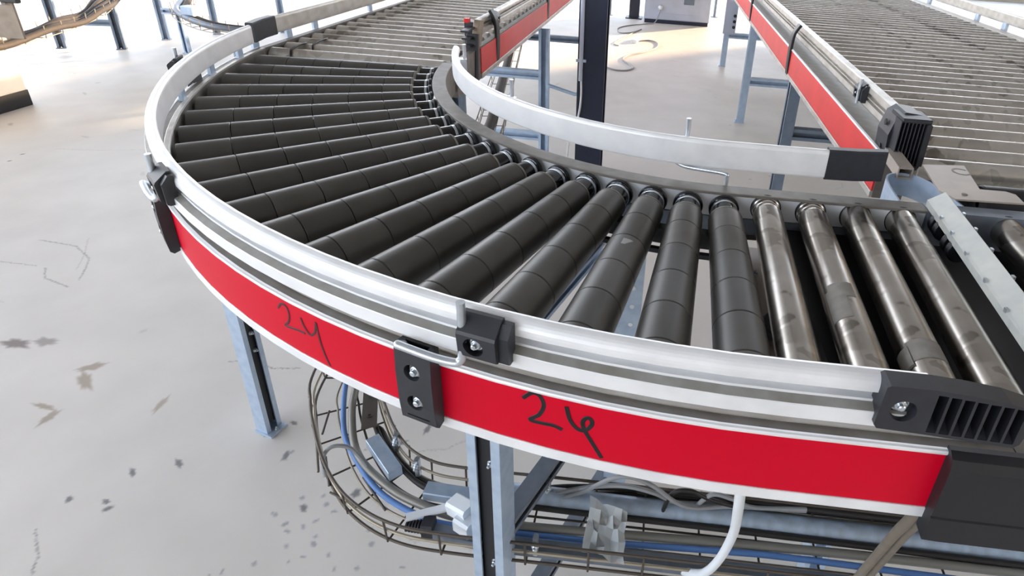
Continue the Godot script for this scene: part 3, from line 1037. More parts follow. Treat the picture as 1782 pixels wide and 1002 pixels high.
	g.sweep(u, uo, pv([-0.002, -0.025, 0.002, -0.025, 0.002, 0.035, -0.002, 0.035]), true)
	put("joint_bracket", g.mesh(M.galvanised), c)


func straight_rollers(c: Node3D, x0: float, x1: float, z_first: float, pitch: float, n: int, r: float, m: Material) -> void:
	var g := Geo.new()
	steel_roller(g, absf(x1 - x0), r, 20)
	var me := g.mesh(m)
	for k in n:
		var z := z_first - pitch * k
		var xf := along(Vector3(x0, TOP - r - 0.001, z), Vector3(x1, TOP - r - 0.001, z))
		# each roller turned a little differently so its stains differ
		put("roller", me, c, xf * Transform3D(Basis(Vector3(0, 0, 1), rng.randf() * TAU), Vector3.ZERO))


func strap(c: Node3D, x: float, z: float, side: float) -> void:
	# black strap-like bracket standing over the guard and down across the red panel, seen edge-on
	var g := Geo.new()
	var pts := smooth([Vector3(x - side * 0.01, 1.05, z), Vector3(x + side * 0.012, 1.01, z), Vector3(x + side * 0.017, 0.95, z), Vector3(x + side * 0.016, 0.88, z), Vector3(x + side * 0.012, 0.82, z)], 4)
	var outs := []
	for i in pts.size():
		outs.append(Vector3(0, 0, 1))
	var g2 := []
	g2.resize(pts.size())
	for i in pts.size() - 1:
		g.bar(pts[i], pts[i + 1] + (pts[i + 1] - pts[i]) * 0.12, 0.05, 0.013, Vector3(side, 0, 0), 0.003)
	put("rod_bracket", g.mesh(M.black_deep), c)


func rear_conveyor() -> void:
	var c := thing("rear_conveyor", "straight roller conveyor continuing back from the curve's far end, beside the dark blue column", "conveyor")
	straight_rollers(c, -1.655, -0.985, -0.03, 0.1, 27, 0.0295, M.roller_worn)
	var far := Geo.new()
	for k in range(27, 80):
		var z := -0.03 - 0.1 * k
		far.lathe(Vector3(-1.655, TOP - 0.0305, z), Vector3.RIGHT, pv([0.0, 0.0295, 0.67, 0.0295]), 10)
	put("roller", far.mesh(M.roller_worn), c).set_meta("kind", "stuff")
	var zs := [Vector3(0, 0, -0.002), Vector3(0, 0, -8.2)]
	for s in [[-1.69, -1.0, "outer"], [-0.93, 1.0, "inner"]]:
		var g := Geo.new()
		var outs := [Vector3(s[1], 0, 0), Vector3(s[1], 0, 0)]
		g.sweep(shift(zs, [Vector3.RIGHT, Vector3.RIGHT], s[0], TOP), outs, pv([-0.025, 0.0, 0.0, 0.0, 0.0, -0.130, -0.025, -0.130]), true)
		put("side_frame", g.mesh(M.frame_dusty), c)
	var o2 := [Vector3.RIGHT, Vector3.RIGHT]
	band(c, "red_side_panel", [Vector3(0, 0, -0.30), Vector3(0, 0, -8.2)], o2, -0.93, TOP, rect(0.0005, -0.108, 0.004, -0.004, 0.0005), M.red_faded)
	band(c, "bottom_trim", [Vector3(0, 0, -0.30), Vector3(0, 0, -8.2)], o2, -0.93, TOP, rect(-0.004, -0.130, 0.006, -0.109), M.aluminium_dull)
	band(c, "inner_guard_rail", [Vector3(0, 0, -0.34), Vector3(0, 0, -8.2)], o2, -0.985, 0.966, GUARD, M.aluminium_dull)
	var og := band(c, "outer_guard_rail", [Vector3(0, 0, -0.115), Vector3(0, 0, -8.2)], [Vector3.LEFT, Vector3.LEFT], 1.694, 0.966, GUARD, M.aluminium_dull)
	var g := Geo.new()
	g.sweep([Vector3(-1.672, 0.9635, 0.03), Vector3(-1.690, 0.9635, -0.06), Vector3(-1.693, 0.9635, -0.14)], [Vector3.LEFT, Vector3.LEFT, Vector3.LEFT], pv([-0.003, 0.0, -0.003, 0.066, 0.0, 0.070, 0.026, 0.070, 0.029, 0.066, 0.029, 0.0]), true)
	put("joint_sleeve", g.mesh(M.black_plastic), og)
	for z in [0.0, -0.22, -0.42, -0.95, -1.55, -2.2]:
		g = Geo.new()
		g.bar(Vector3(-1.697, TOP, z), Vector3(-1.697, 0.968, z), 0.012, 0.035, Vector3.BACK)
		put("guard_standoff", g.mesh(M.galvanised), og)
	# round drive belts over the first rollers
	for k in 2:
		var z := -0.08 - 0.1 * k
		var pts := []
		for i in 25:
			var t := TAU * i / 24.0
			pts.append(Vector3(-1.575 + 0.03 * k + sin(t) * 0.012, 0.9075 + cos(t) * 0.0335, z + clampf(sin(t) * 2.0, -1.0, 1.0) * 0.05 + sin(t) * 0.034))
		g = Geo.new()
		g.tube(pts, 0.0035, 6)
		put("drive_belt", g.mesh(M.black_deep), c)
	# inner guard's start: ribbed black joint with small tags
	g = Geo.new()
	g.bar(Vector3(-0.962, 0.985, -0.335), Vector3(-0.962, 0.985, -0.285), 0.05, 0.11, Vector3.UP, 0.006)
	for k in 3:
		g.bar(Vector3(-0.955, 0.96 + 0.03 * k, -0.29), Vector3(-0.955, 0.96 + 0.03 * k, -0.20 + 0.01 * k), 0.03, 0.008, Vector3.UP, 0.002)
	put("guard_joint", g.mesh(M.black_plastic), c)
	g = Geo.new()
	g.bar(Vector3(-0.955, 0.84, -0.275), Vector3(-0.935, 1.045, -0.315), 0.025, 0.07, Vector3.BACK, 0.004)
	put("joint_cover", g.mesh(M.brown_panel), c)
	g = Geo.new()
	g.bar(Vector3(-0.945, 0.805, -0.225), Vector3(-0.945, 1.0, -0.255), 0.05, 0.03, Vector3.BACK, 0.006)
	put("black_spacer", g.mesh(M.black_deep), c)
	g = Geo.new()
	g.bar(Vector3(-0.958, 0.84, -0.20), Vector3(-0.958, 0.885, -0.20), 0.03, 0.03, Vector3.BACK, 0.004)
	put("green_tag", g.mesh(M.green_plastic), c)
	g = Geo.new()
	g.bar(Vector3(-0.985, 0.87, -0.185), Vector3(-0.985, 0.905, -0.185), 0.028, 0.02, Vector3.BACK, 0.003)
	g.bar(Vector3(-0.963, 1.045, -0.25), Vector3(-0.963, 1.06, -0.25), 0.02, 0.03, Vector3.BACK, 0.003)
	put("red_tag", g.mesh(M.red_plastic), c)
	add_clamp(c, Transform3D(Basis(Vector3(0, 0, -1), Vector3.UP, Vector3.RIGHT), Vector3(-0.962, 1.0, -0.62)))
	for z in [-0.56, -1.78]:
		strap(c, -0.945, z, 1.0)
	# legs and cross bars
	c_leg(c, Vector3(-0.90, 0, -1.5), Vector3.BACK, 0.81, M.leg_blue, 0.062, 0.045)
	c_leg(c, Vector3(-1.67, 0, -1.5), Vector3.BACK, 0.81, M.leg_blue, 0.062, 0.045)
	beam(c, "cross_beam", Vector3(-1.64, 0.53, -1.52), Vector3(-0.93, 0.53, -1.52), 0.04, 0.055, M.leg_blue)
	beam(c, "cross_beam", Vector3(-1.64, 0.13, -1.52), Vector3(-0.93, 0.13, -1.52), 0.04, 0.055, M.leg_blue)
	g = Geo.new()
	g.tube([Vector3(-0.87, 0.475, -1.5), Vector3(-0.82, 0.462, -1.5), Vector3(-0.70, 0.43, -1.5), Vector3(-0.66, 0.44, -1.5)], 0.012, 8)
	put("bent_tie", g.mesh(M.leg_blue), c)
	c_leg(c, Vector3(-0.90, 0, -3.6), Vector3.BACK, 0.81, M.leg_grey, 0.062, 0.045)
	c_leg(c, Vector3(-1.67, 0, -3.6), Vector3.BACK, 0.81, M.leg_blue, 0.062, 0.045)
	beam(c, "cross_beam", Vector3(-1.64, 0.35, -3.62), Vector3(-0.93, 0.35, -3.62), 0.04, 0.06, M.leg_grey)
	c_leg(c, Vector3(-1.00, 0, -0.16), Vector3.BACK, 0.81, M.leg_grey, 0.062, 0.045)
	c_leg(c, Vector3(-1.62, 0, -0.16), Vector3.BACK, 0.81, M.leg_grey, 0.062, 0.045)


func wide_conveyor() -> void:
	var c := thing("wide_conveyor", "wide straight roller conveyor at upper right with many stained steel rollers and red side panel", "conveyor")
	straight_rollers(c, 0.515, 1.885, 0.607, 0.1035, 56, 0.0295, M.roller_worn)
	var z0 := 0.60
	var z1 := -6.5
	var zs := [Vector3(0, 0, z0), Vector3(0, 0, z1)]
	var ol := [Vector3.LEFT, Vector3.LEFT]
	var orr := [Vector3.RIGHT, Vector3.RIGHT]
	band(c, "side_frame", zs, ol, -0.455, TOP, rect(-0.055, -0.130, 0.024, 0.0), M.frame_dusty)
	band(c, "side_frame", zs, orr, 1.885, TOP, rect(0.0, -0.130, 0.075, 0.0), M.aluminium_dull)
	band(c, "red_side_panel", [Vector3(0, 0, 0.595), zs[1]], ol, -0.43, TOP, rect(-0.0005, -0.112, 0.004, -0.005, 0.0005), M.red_faded)
	band(c, "bottom_trim", [Vector3(0, 0, 0.595), zs[1]], ol, -0.43, TOP, rect(-0.006, -0.132, 0.006, -0.113), M.aluminium_dull)
	band(c, "top_trim", [Vector3(0, 0, 0.595), zs[1]], ol, -0.43, TOP, rect(-0.004, -0.005, 0.006, 0.001), M.aluminium)
	var pan := Geo.new()
	pan.bar(Vector3(1.2, 0.832, 0.55), Vector3(1.2, 0.832, -6.4), 1.30, 0.006)
	put("gap_darkening_pan", pan.mesh(M.frame_dusty), c)  # made-up dark sheet added to darken the gaps between rollers
	var lg := band(c, "left_guard_rail", [Vector3(0, 0, 0.50), zs[1]], ol, -0.510, 0.966, [0.003, 0.0, 0.0, 0.012, 0.0, 0.052, 0.004, 0.0635, 0.008, 0.0655, 0.030, 0.0655, 0.0335, 0.062, 0.0335, 0.045, 0.026, 0.043, 0.020, 0.041, 0.020, 0.032, 0.033, 0.032, 0.033, 0.028, 0.024, 0.026, 0.024, 0.0215, 0.036, 0.0205, 0.036, 0.001, 0.033, 0.0], M.aluminium_dull)
	var rg := band(c, "right_guard_rail", zs, orr, 2.02, 0.966, GUARD, M.aluminium_dull)
	for z in [-0.6, -1.2, -1.75, -2.1, -2.5, -3.4]:
		var s := Geo.new()
		s.bar(Vector3(2.03, TOP - 0.12, z), Vector3(2.03, 0.97, z), 0.02, 0.05 if z < -1.0 else 0.03, Vector3.BACK)
		s.bar(Vector3(1.955, TOP - 0.06, z), Vector3(2.03, TOP - 0.06, z), 0.03, 0.02)
		put("guard_post", s.mesh(M.galvanised), rg)
	add_clamp(c, Transform3D(Basis(Vector3(0, 0, 1), Vector3.UP, Vector3.LEFT), Vector3(0.475, 1.0, 0.20)))
	var g := Geo.new()
	g.tube([Vector3(0.452, 0.97, 0.225), Vector3(0.452, 1.05, 0.225)], 0.0056, 10)
	put("guard_rod", g.mesh(M.zinc), c)
	for z in [-0.80, -2.40]:
		strap(c, 0.440, z, -1.0)
	# ribbed black end piece of the guard
	g = Geo.new()
	g.prism(pv([0.436, 0.985, 0.440, 0.925, 0.452, 0.908, 0.512, 0.908, 0.522, 0.93, 0.522, 1.03, 0.51, 1.046, 0.468, 1.05, 0.448, 1.035]), Vector3(0, 0, 0.50), Vector3.RIGHT, Vector3.UP, Vector3(0, 0, 0.085))
	g.bar(Vector3(0.448, 1.040, 0.585), Vector3(0.520, 1.040, 0.585), 0.09, 0.012, Vector3.UP, 0.003)
	g.bar(Vector3(0.445, 0.914, 0.585), Vector3(0.520, 0.914, 0.585), 0.09, 0.012, Vector3.UP, 0.003)
	g.bar(Vector3(0.516, 0.975, 0.585), Vector3(0.516, 0.975, 0.633), 0.014, 0.12, Vector3.UP, 0.003)
	var rb := put("ribbed_end_piece", g.mesh(M.black_plastic), c)
	for k in 7:
		g = Geo.new()
		g.bar(Vector3(0.446 + 0.0095 * k, 0.915, 0.606), Vector3(0.446 + 0.0095 * k, 1.038, 0.606), 0.0028, 0.046, Vector3.BACK, 0.0006)
		put("rib", g.mesh(M.black_plastic), rb)
	for y in [0.94, 1.01]:
		g = Geo.new()
		g.lathe(Vector3(0.4375, y, 0.545), Vector3.LEFT, pv([0.0, 0.009, 0.002, 0.009, 0.002, 0.0]), 14)
		put("recess", g.mesh(M.black_deep), rb)
	# frame end: aluminium channel and dark belt drum
	g = Geo.new()
	g.sweep([Vector3(0.450, 0.925, 0.60), Vector3(0.440, 0.925, 0.742)], [Vector3.RIGHT, Vector3.RIGHT], pv([-0.018, 0.0, 0.018, 0.0, 0.018, 0.026, 0.015, 0.026, 0.015, 0.004, -0.015, 0.004, -0.015, 0.026, 0.018, 0.026, 0.018, 0.030, -0.018, 0.030]), true)
	put("frame_end_channel", g.mesh(M.dusty_plate), c)
	g = Geo.new()
	g.lathe(Vector3(0.62, 0.885, 0.765), Vector3.RIGHT, pv([0.0, 0.008, 0.0, 0.045, 0.003, 0.048, 1.26, 0.048, 1.263, 0.045, 1.263, 0.008]), 28)
	put("belt_drum", g.mesh(M.black_deep), c)
	g = Geo.new()
	g.bar(Vector3(0.56, 0.86, 0.70), Vector3(1.9, 0.86, 0.70), 0.03, 0.06)
	put("end_cross_member", g.mesh(M.black_deep), c)
	# legs
	for z in [-0.87, -2.6, -4.61]:
		for x in [0.465, 1.90]:
			c_leg(c, Vector3(x, 0, z), Vector3.LEFT if x < 1.0 else Vector3.RIGHT, 0.81, M.leg_grey if z > -1.0 else M.leg_blue, 0.07 if z > -1.0 else 0.06, 0.055)
		beam(c, "cross_beam", Vector3(0.52, 0.50 if z > -1.0 else 0.335, z), Vector3(1.88, 0.50 if z > -1.0 else 0.335, z), 0.05, 0.06, M.leg_grey if z > -1.0 else M.leg_blue)
	g = Geo.new()
	g.bar(Vector3(0.36, 0.66, -3.65), Vector3(0.47, 0.66, -3.65), 0.05, 0.30, Vector3.UP, 0.004)
	var jb := put("control_panel", g.mesh(M.painted_grey), c)
	for k in 3:
		g = Geo.new()
		g.lathe(Vector3(0.45, 0.575 + 0.05 * k, -3.625), Vector3.BACK, pv([0.0, 0.014, 0.01, 0.014, 0.012, 0.011, 0.012, 0.0]), 14)
		put("cable_gland", g.mesh(M.black_deep), jb)


# ---------------------------------------------------------------- tray, pipes, cables under the curve
func trail(pts: Array, d: float, y: float) -> Array:
	# points offset sideways from a centre line in plan
	var o := []
	for i in pts.size():
		var t: Vector3 = (pts[min(i + 1, pts.size() - 1)] - pts[max(i - 1, 0)]).normalized()
		var s := t.cross(Vector3.UP)
		o.append(pts[i] + s * d + Vector3(0, y, 0))
	return o


func tray_and_cables() -> void:
	var tray := thing("wire_cable_tray", "rusty wire mesh cable tray bending round beneath the curved conveyor", "cable tray")
	var ctl := []
	for q in [[-1.69, -4.24], [-1.22, -1.66], [-1.06, -0.78], [-0.96, 0.2], [-0.925, 0.75], [-0.90, 1.03], [-0.865, 1.115], [-0.815, 1.19], [-0.755, 1.265], [-0.685, 1.325], [-0.60, 1.36], [-0.50, 1.368], [-0.32, 1.366], [0.1, 1.362], [0.6, 1.36], [1.2, 1.36]]:
		ctl.append(Vector3(q[0], 0, q[1]))
	var path := smooth(ctl, 8)
	var h := 0.345
	var w := 0.072
	var rows := [[-w, 0.0], [-w * 0.33, 0.0], [w * 0.33, 0.0], [w, 0.0], [w, 0.028], [w + 0.004, 0.058], [-w, 0.028], [-w - 0.004, 0.058]]
	var k := 0
	for q in rows:
		var g := Geo.new()
		g.tube(trail(path, q[0], h + q[1]), 0.0026 if absf(q[0]) < w else 0.0034, 6)
		put("wire", g.mesh(M.wire if k % 2 == 0 else M.wire_dark), tray)
		k += 1
	var run := 0.0
	var last := -1.0
	for i in path.size() - 1:
		run += path[i].distance_to(path[i + 1])
		if run - last < 0.088 or path[i].z < -3.5:
			continue
		last = run
		var t: Vector3 = (path[i + 1] - path[i]).normalized()
		var s := t.cross(Vector3.UP)
		var p: Vector3 = path[i] + Vector3(0, h - 0.004, 0)
		var g := Geo.new()
		g.tube([p + s * (w + 0.006) + Vector3(0, 0.063, 0), p + s * (w + 0.003), p - s * (w + 0.003), p - s * (w + 0.006) + Vector3(0, 0.063, 0)], 0.0024, 6)
		put("cross_wire", g.mesh(M.wire_dark), tray)
	# snipped loose wires where the tray was cut to bend
	for q in [[-0.90, 1.20, -0.84, 1.30], [-0.845, 1.26, -0.80, 1.33], [-0.79, 1.345, -0.70, 1.375], [-0.74, 1.30, -0.66, 1.37], [-0.905, 1.13, -0.885, 1.20]]:
		var g := Geo.new()
		g.tube([Vector3(q[0], h + 0.003, q[1]), Vector3(q[2], h + 0.003, q[3])], 0.0026, 6)
		put("loose_wire", g.mesh(M.wire_dark), tray)
	for q in [[-0.690, 1.232], [-0.62, 1.29], [-0.335, 1.305], [-0.335, 1.432]]:
		var g := Geo.new()
		g.bar(Vector3(q[0], h + 0.02, q[1]), Vector3(q[0], h + 0.066, q[1]), 0.010, 0.014, Vector3.BACK, 0.002)
		put("splice_clip", g.mesh(M.zinc), tray)
		put("bolt", hex_bolt(Vector3(q[0], h + 0.05, q[1] + 0.007), Vector3.BACK, 0.006), tray)
	# rigid pipe on the straight part
	var g := Geo.new()
	g.tube([Vector3(-0.42, h + 0.022, 1.309), Vector3(1.1, h + 0.022, 1.309)], 0.0195, 20)
	solo("galvanised_pipe", g, M.pipe_dusty, "dusty galvanised steel pipe lying in the tray below the front red panel", "pipe")
	g = Geo.new()
	g.tube(trail(smooth([Vector3(-1.10, 0, -0.9), Vector3(-0.97, 0, 0.2), Vector3(-0.93, 0, 0.8), Vector3(-0.875, 0, 1.05), Vector3(-0.83, 0, 1.165), Vector3(-0.768, 0, 1.258), Vector3(-0.67, 0, 1.325), Vector3(-0.58, 0, 1.358), Vector3(-0.50, 0, 1.374), Vector3(-0.36, 0, 1.376), Vector3(0.3, 0, 1.352), Vector3(1.1, 0, 1.35)], 8), 0.0, h + 0.013), 0.0088, 12)
	solo("steel_conduit", g, M.conduit_grey, "bent brownish grey conduit following the curve of the wire tray", "conduit")
	g = Geo.new()
	g.tube(smooth([Vector3(-1.0, h + 0.01, 0.3), Vector3(-0.955, h + 0.012, 0.8), Vector3(-0.92, h + 0.012, 1.0), Vector3(-0.848, h + 0.01, 1.171), Vector3(-0.784, h + 0.009, 1.252), Vector3(-0.685, h + 0.009, 1.336), Vector3(-0.577, h + 0.009, 1.380), Vector3(-0.502, h + 0.009, 1.390), Vector3(-0.36, h + 0.010, 1.390), Vector3(-0.2, h + 0.010, 1.387), Vector3(0.03, h + 0.010, 1.376), Vector3(0.24, h + 0.010, 1.373), Vector3(1.1, h + 0.010, 1.385)], 8), 0.0062, 10)
	solo("blue_cable", g, M.blue_cable, "light blue cable lying in the wire tray beside the grey conduit", "cable")
	var blacks := [[[-1.0, 0.014, 0.3], [-0.83, 0.014, 1.07], [-0.77, 0.014, 1.17], [-0.70, 0.014, 1.245], [-0.60, 0.016, 1.315], [-0.50, 0.016, 1.328], [-0.30, 0.012, 1.330], [0.1, 0.02, 1.335], [1.1, 0.02, 1.34]], [[-0.96, 0.01, 0.5], [-0.81, 0.01, 1.085], [-0.745, 0.012, 1.185], [-0.665, 0.012, 1.262], [-0.58, 0.012, 1.305], [-0.45, 0.012, 1.312], [-0.3, 0.025, 1.283], [-0.1, 0.036, 1.276], [0.25, 0.034, 1.276], [1.1, 0.034, 1.277]], [[-0.24, 0.01, 1.283], [-0.1, 0.022, 1.274], [0.2, 0.022, 1.27], [0.6, 0.022, 1.27], [1.1, 0.022, 1.27]], [[-0.15, 0.04, 1.283], [0.0, 0.047, 1.285], [0.3, 0.045, 1.285], [1.1, 0.045, 1.285]]]
	var tell := ["thick black cable bent along the inner edge of the wire tray", "black cable running behind the galvanised pipe at the lower right", "lower black cable of the bundle behind the galvanised pipe", "upper black cable of the bundle behind the galvanised pipe"]
	for i in blacks.size():
		var pts := []
		for q in blacks[i]:
			pts.append(Vector3(q[0], h + q[1], q[2]))
		g = Geo.new()
		g.tube(smooth(pts, 8), [0.0065, 0.006, 0.008, 0.007][i], 8)
		solo("black_cable", g, M.black_cable, tell[i], "cable")
	# dark flat ducts
	g = Geo.new()
	g.bar(Vector3(-0.55, h + 0.012, 1.409), Vector3(-0.43, h + 0.012, 1.418), 0.026, 0.02, Vector3.UP, 0.001)
	g.bar(Vector3(-0.43, h + 0.012, 1.418), Vector3(0.9, h + 0.012, 1.412), 0.026, 0.02, Vector3.UP, 0.001)
	solo("flat_cable_duct", g, M.galvanised_dark, "dark grey flat duct lying along the front edge of the tray", "cable duct")
	g = Geo.new()
	g.bar(Vector3(-0.752, h + 0.026, 1.222), Vector3(-0.666, h + 0.026, 1.300), 0.030, 0.024, Vector3.UP, 0.001)
	solo("joint_channel", g, M.galvanised, "pale blue-grey metal channel lying across the bend of the wire tray", "channel")
	g = Geo.new()
	g.bar(Vector3(-0.83, h + 0.03, 1.06), Vector3(-0.775, h + 0.03, 1.19), 0.034, 0.004, Vector3.UP, 0.0005)
	for z in [0.28, 0.75]:
		var p := Vector3(-0.83, h + 0.0325, 1.06).lerp(Vector3(-0.775, h + 0.0325, 1.19), z)
		g.lathe(p, Vector3.UP, pv([0.0, 0.006, 0.001, 0.006, 0.001, 0.004, 0.0, 0.004]), 12)
	solo("perforated_plate", g, M.wire_dark, "dark perforated metal plate on the tray behind the left of the black rod bracket", "plate")
	g = Geo.new()
	g.bar(Vector3(-0.59, h + 0.02, 1.327), Vector3(-0.46, h + 0.02, 1.331), 0.032, 0.022, Vector3.UP, 0.002)
	solo("joint_channel", g, M.galvanised, "pale metal channel in the tray left of the front leg", "channel")
	# plugs
	g = Geo.new()
	g.bar(Vector3(-0.515, h + 0.050, 1.372), Vector3(-0.470, h + 0.062, 1.398), 0.036, 0.032, Vector3.UP, 0.005)
	g.bar(Vector3(-0.495, h + 0.045, 1.402), Vector3(-0.462, h + 0.045, 1.418), 0.03, 0.036, Vector3.UP, 0.005)
	solo("white_plug", g, M.white_plastic, "white plastic plug connector beside the front conveyor leg", "plug")
	g = Geo.new()
	g.bar(Vector3(-0.60, h + 0.034, 1.402), Vector3(-0.525, h + 0.045, 1.378), 0.017, 0.008, Vector3.UP, 0.002)
	solo("cable_tag", g, M.white_plastic, "flat white strap end lying across the tray left of the plug", "strap")
	g = Geo.new()
	for i in 6:
		g.lathe(Vector3(-0.598 + 0.006 * i, h + 0.022, 1.411 - 0.0005 * i), Vector3.RIGHT, pv([0.0, 0.008, 0.001, 0.0105 + 0.0006 * i, 0.004, 0.0105 + 0.0006 * i, 0.005, 0.008]), 12)
	g.bar(Vector3(-0.564, h + 0.024, 1.409), Vector3(-0.542, h + 0.024, 1.408), 0.030, 0.034, Vector3.UP, 0.003)
	solo("black_connector", g, M.black_plastic, "black connector with ribbed strain relief on the tray's front edge", "connector")
	# grey loop in the tray and arcs on the right
	var loops := [[[-0.815, 0.01, 1.315], [-0.825, 0.045, 1.295], [-0.81, 0.06, 1.278], [-0.775, 0.05, 1.270], [-0.735, 0.02, 1.285]], [[-0.33, 0.02, 1.32], [-0.262, 0.06, 1.318], [-0.19, 0.135, 1.335], [-0.13, 0.12, 1.33], [-0.05, 0.06, 1.325], [0.05, 0.045, 1.30], [0.2, 0.045, 1.29]], [[-0.33, 0.03, 1.31], [-0.255, 0.07, 1.315], [-0.18, 0.105, 1.33], [-0.12, 0.09, 1.325], [-0.06, 0.05, 1.31], [0.04, 0.04, 1.29], [0.2, 0.04, 1.28]], [[-0.095, 0.03, 1.32], [-0.08, 0.085, 1.318], [-0.045, 0.095, 1.315], [0.0, 0.07, 1.31], [0.06, 0.045, 1.30]], [[-0.03, 0.04, 1.31], [0.0, 0.085, 1.31], [0.04, 0.08, 1.31], [0.09, 0.05, 1.30], [0.2, 0.05, 1.29]]]
	var said := ["grey cable loop lying flat inside the bend of the tray", "higher of the two grey cables arching over the pipe behind the front leg", "lower of the two grey cables arching over the pipe behind the front leg", "left dark cable loop rising behind the galvanised pipe", "right grey cable loop rising behind the galvanised pipe"]
	for i in loops.size():
		var pts := []
		for q in loops[i]:
			pts.append(Vector3(q[0], h + q[1], q[2]))
		g = Geo.new()
		g.tube(smooth(pts, 8), 0.0045, 8)
		solo("grey_cable", g, M.black_cable if i == 3 else M.grey_cable, said[i], "cable")
	g = Geo.new()
	g.tube(smooth([Vector3(-0.03, 0.835, 1.615), Vector3(-0.018, 0.74, 1.585), Vector3(0.0, 0.60, 1.52), Vector3(-0.004, 0.48, 1.482), Vector3(-0.02, 0.40, 1.455), Vector3(-0.05, 0.352, 1.425)], 8), 0.0075, 12)
	solo("white_hose", g, M.white_plastic, "pale grey-white hose hanging down from under the front red panel", "hose")
	for i in 2:
		g = Geo.new()
		var dx := 0.014 * i
		g.tube(smooth([Vector3(0.205 + dx * 1.6, 0.84, 1.60), Vector3(0.215 + dx, 0.76, 1.58), Vector3(0.235 + dx, 0.66, 1.53), Vector3(0.25 + dx, 0.55, 1.485), Vector3(0.25 + dx, 0.44, 1.455), Vector3(0.24 + dx, 0.34, 1.44), Vector3(0.23, 0.25, 1.44)], 8), 0.0075, 10)
		solo("brown_cable", g, M.brown_cable, ["left of the two dusty brown cables hanging below the black corner cover", "right of the two dusty brown cables hanging below the black corner cover"][i], "cable")
	# crumpled clear plastic scrap on the pipe
	g = Geo.new()
	var r2 := RandomNumberGenerator.new()
	r2.seed = 5
	var grid := []
	for i in 7:
		var row := []
		for j in 6:
			row.append(Vector3(-0.245 + 0.013 * i + r2.randf_range(-0.003, 0.003), h + 0.055 - 0.004 * j + r2.randf_range(0.0, 0.013), 1.33 + 0.02 * j + 0.004 * i + r2.randf_range(-0.004, 0.004)))
		grid.append(row)
	for i in 6:
		for j in 5:
			g.flat(grid[i][j], grid[i + 1][j], grid[i + 1][j + 1], grid[i][j + 1], Vector3(-0.2, 0, 1.38))
			var d := Vector3(0, -0.0012, 0)
			g.flat(grid[i][j] + d, grid[i + 1][j] + d, grid[i + 1][j + 1] + d, grid[i][j + 1] + d, Vector3(-0.2, 2.0, 1.38))
	solo("plastic_scrap", g, M.clear_bag, "crumpled clear plastic scrap caught on the galvanised pipe", "plastic wrap")
	# brown bundle lying in the tray's rear run
	g = Geo.new()
	g.tube(smooth([Vector3(-1.69, h + 0.035, -4.2), Vector3(-1.22, h + 0.035, -1.66), Vector3(-1.06, h + 0.035, -0.78), Vector3(-0.97, h + 0.03, 0.2), Vector3(-0.94, h + 0.03, 0.6)], 10), 0.03, 10)
	solo("cable_bundle", g, M.bundle_brown, "thick brown cable bundle in the tray below the rear conveyor", "cable bundle")


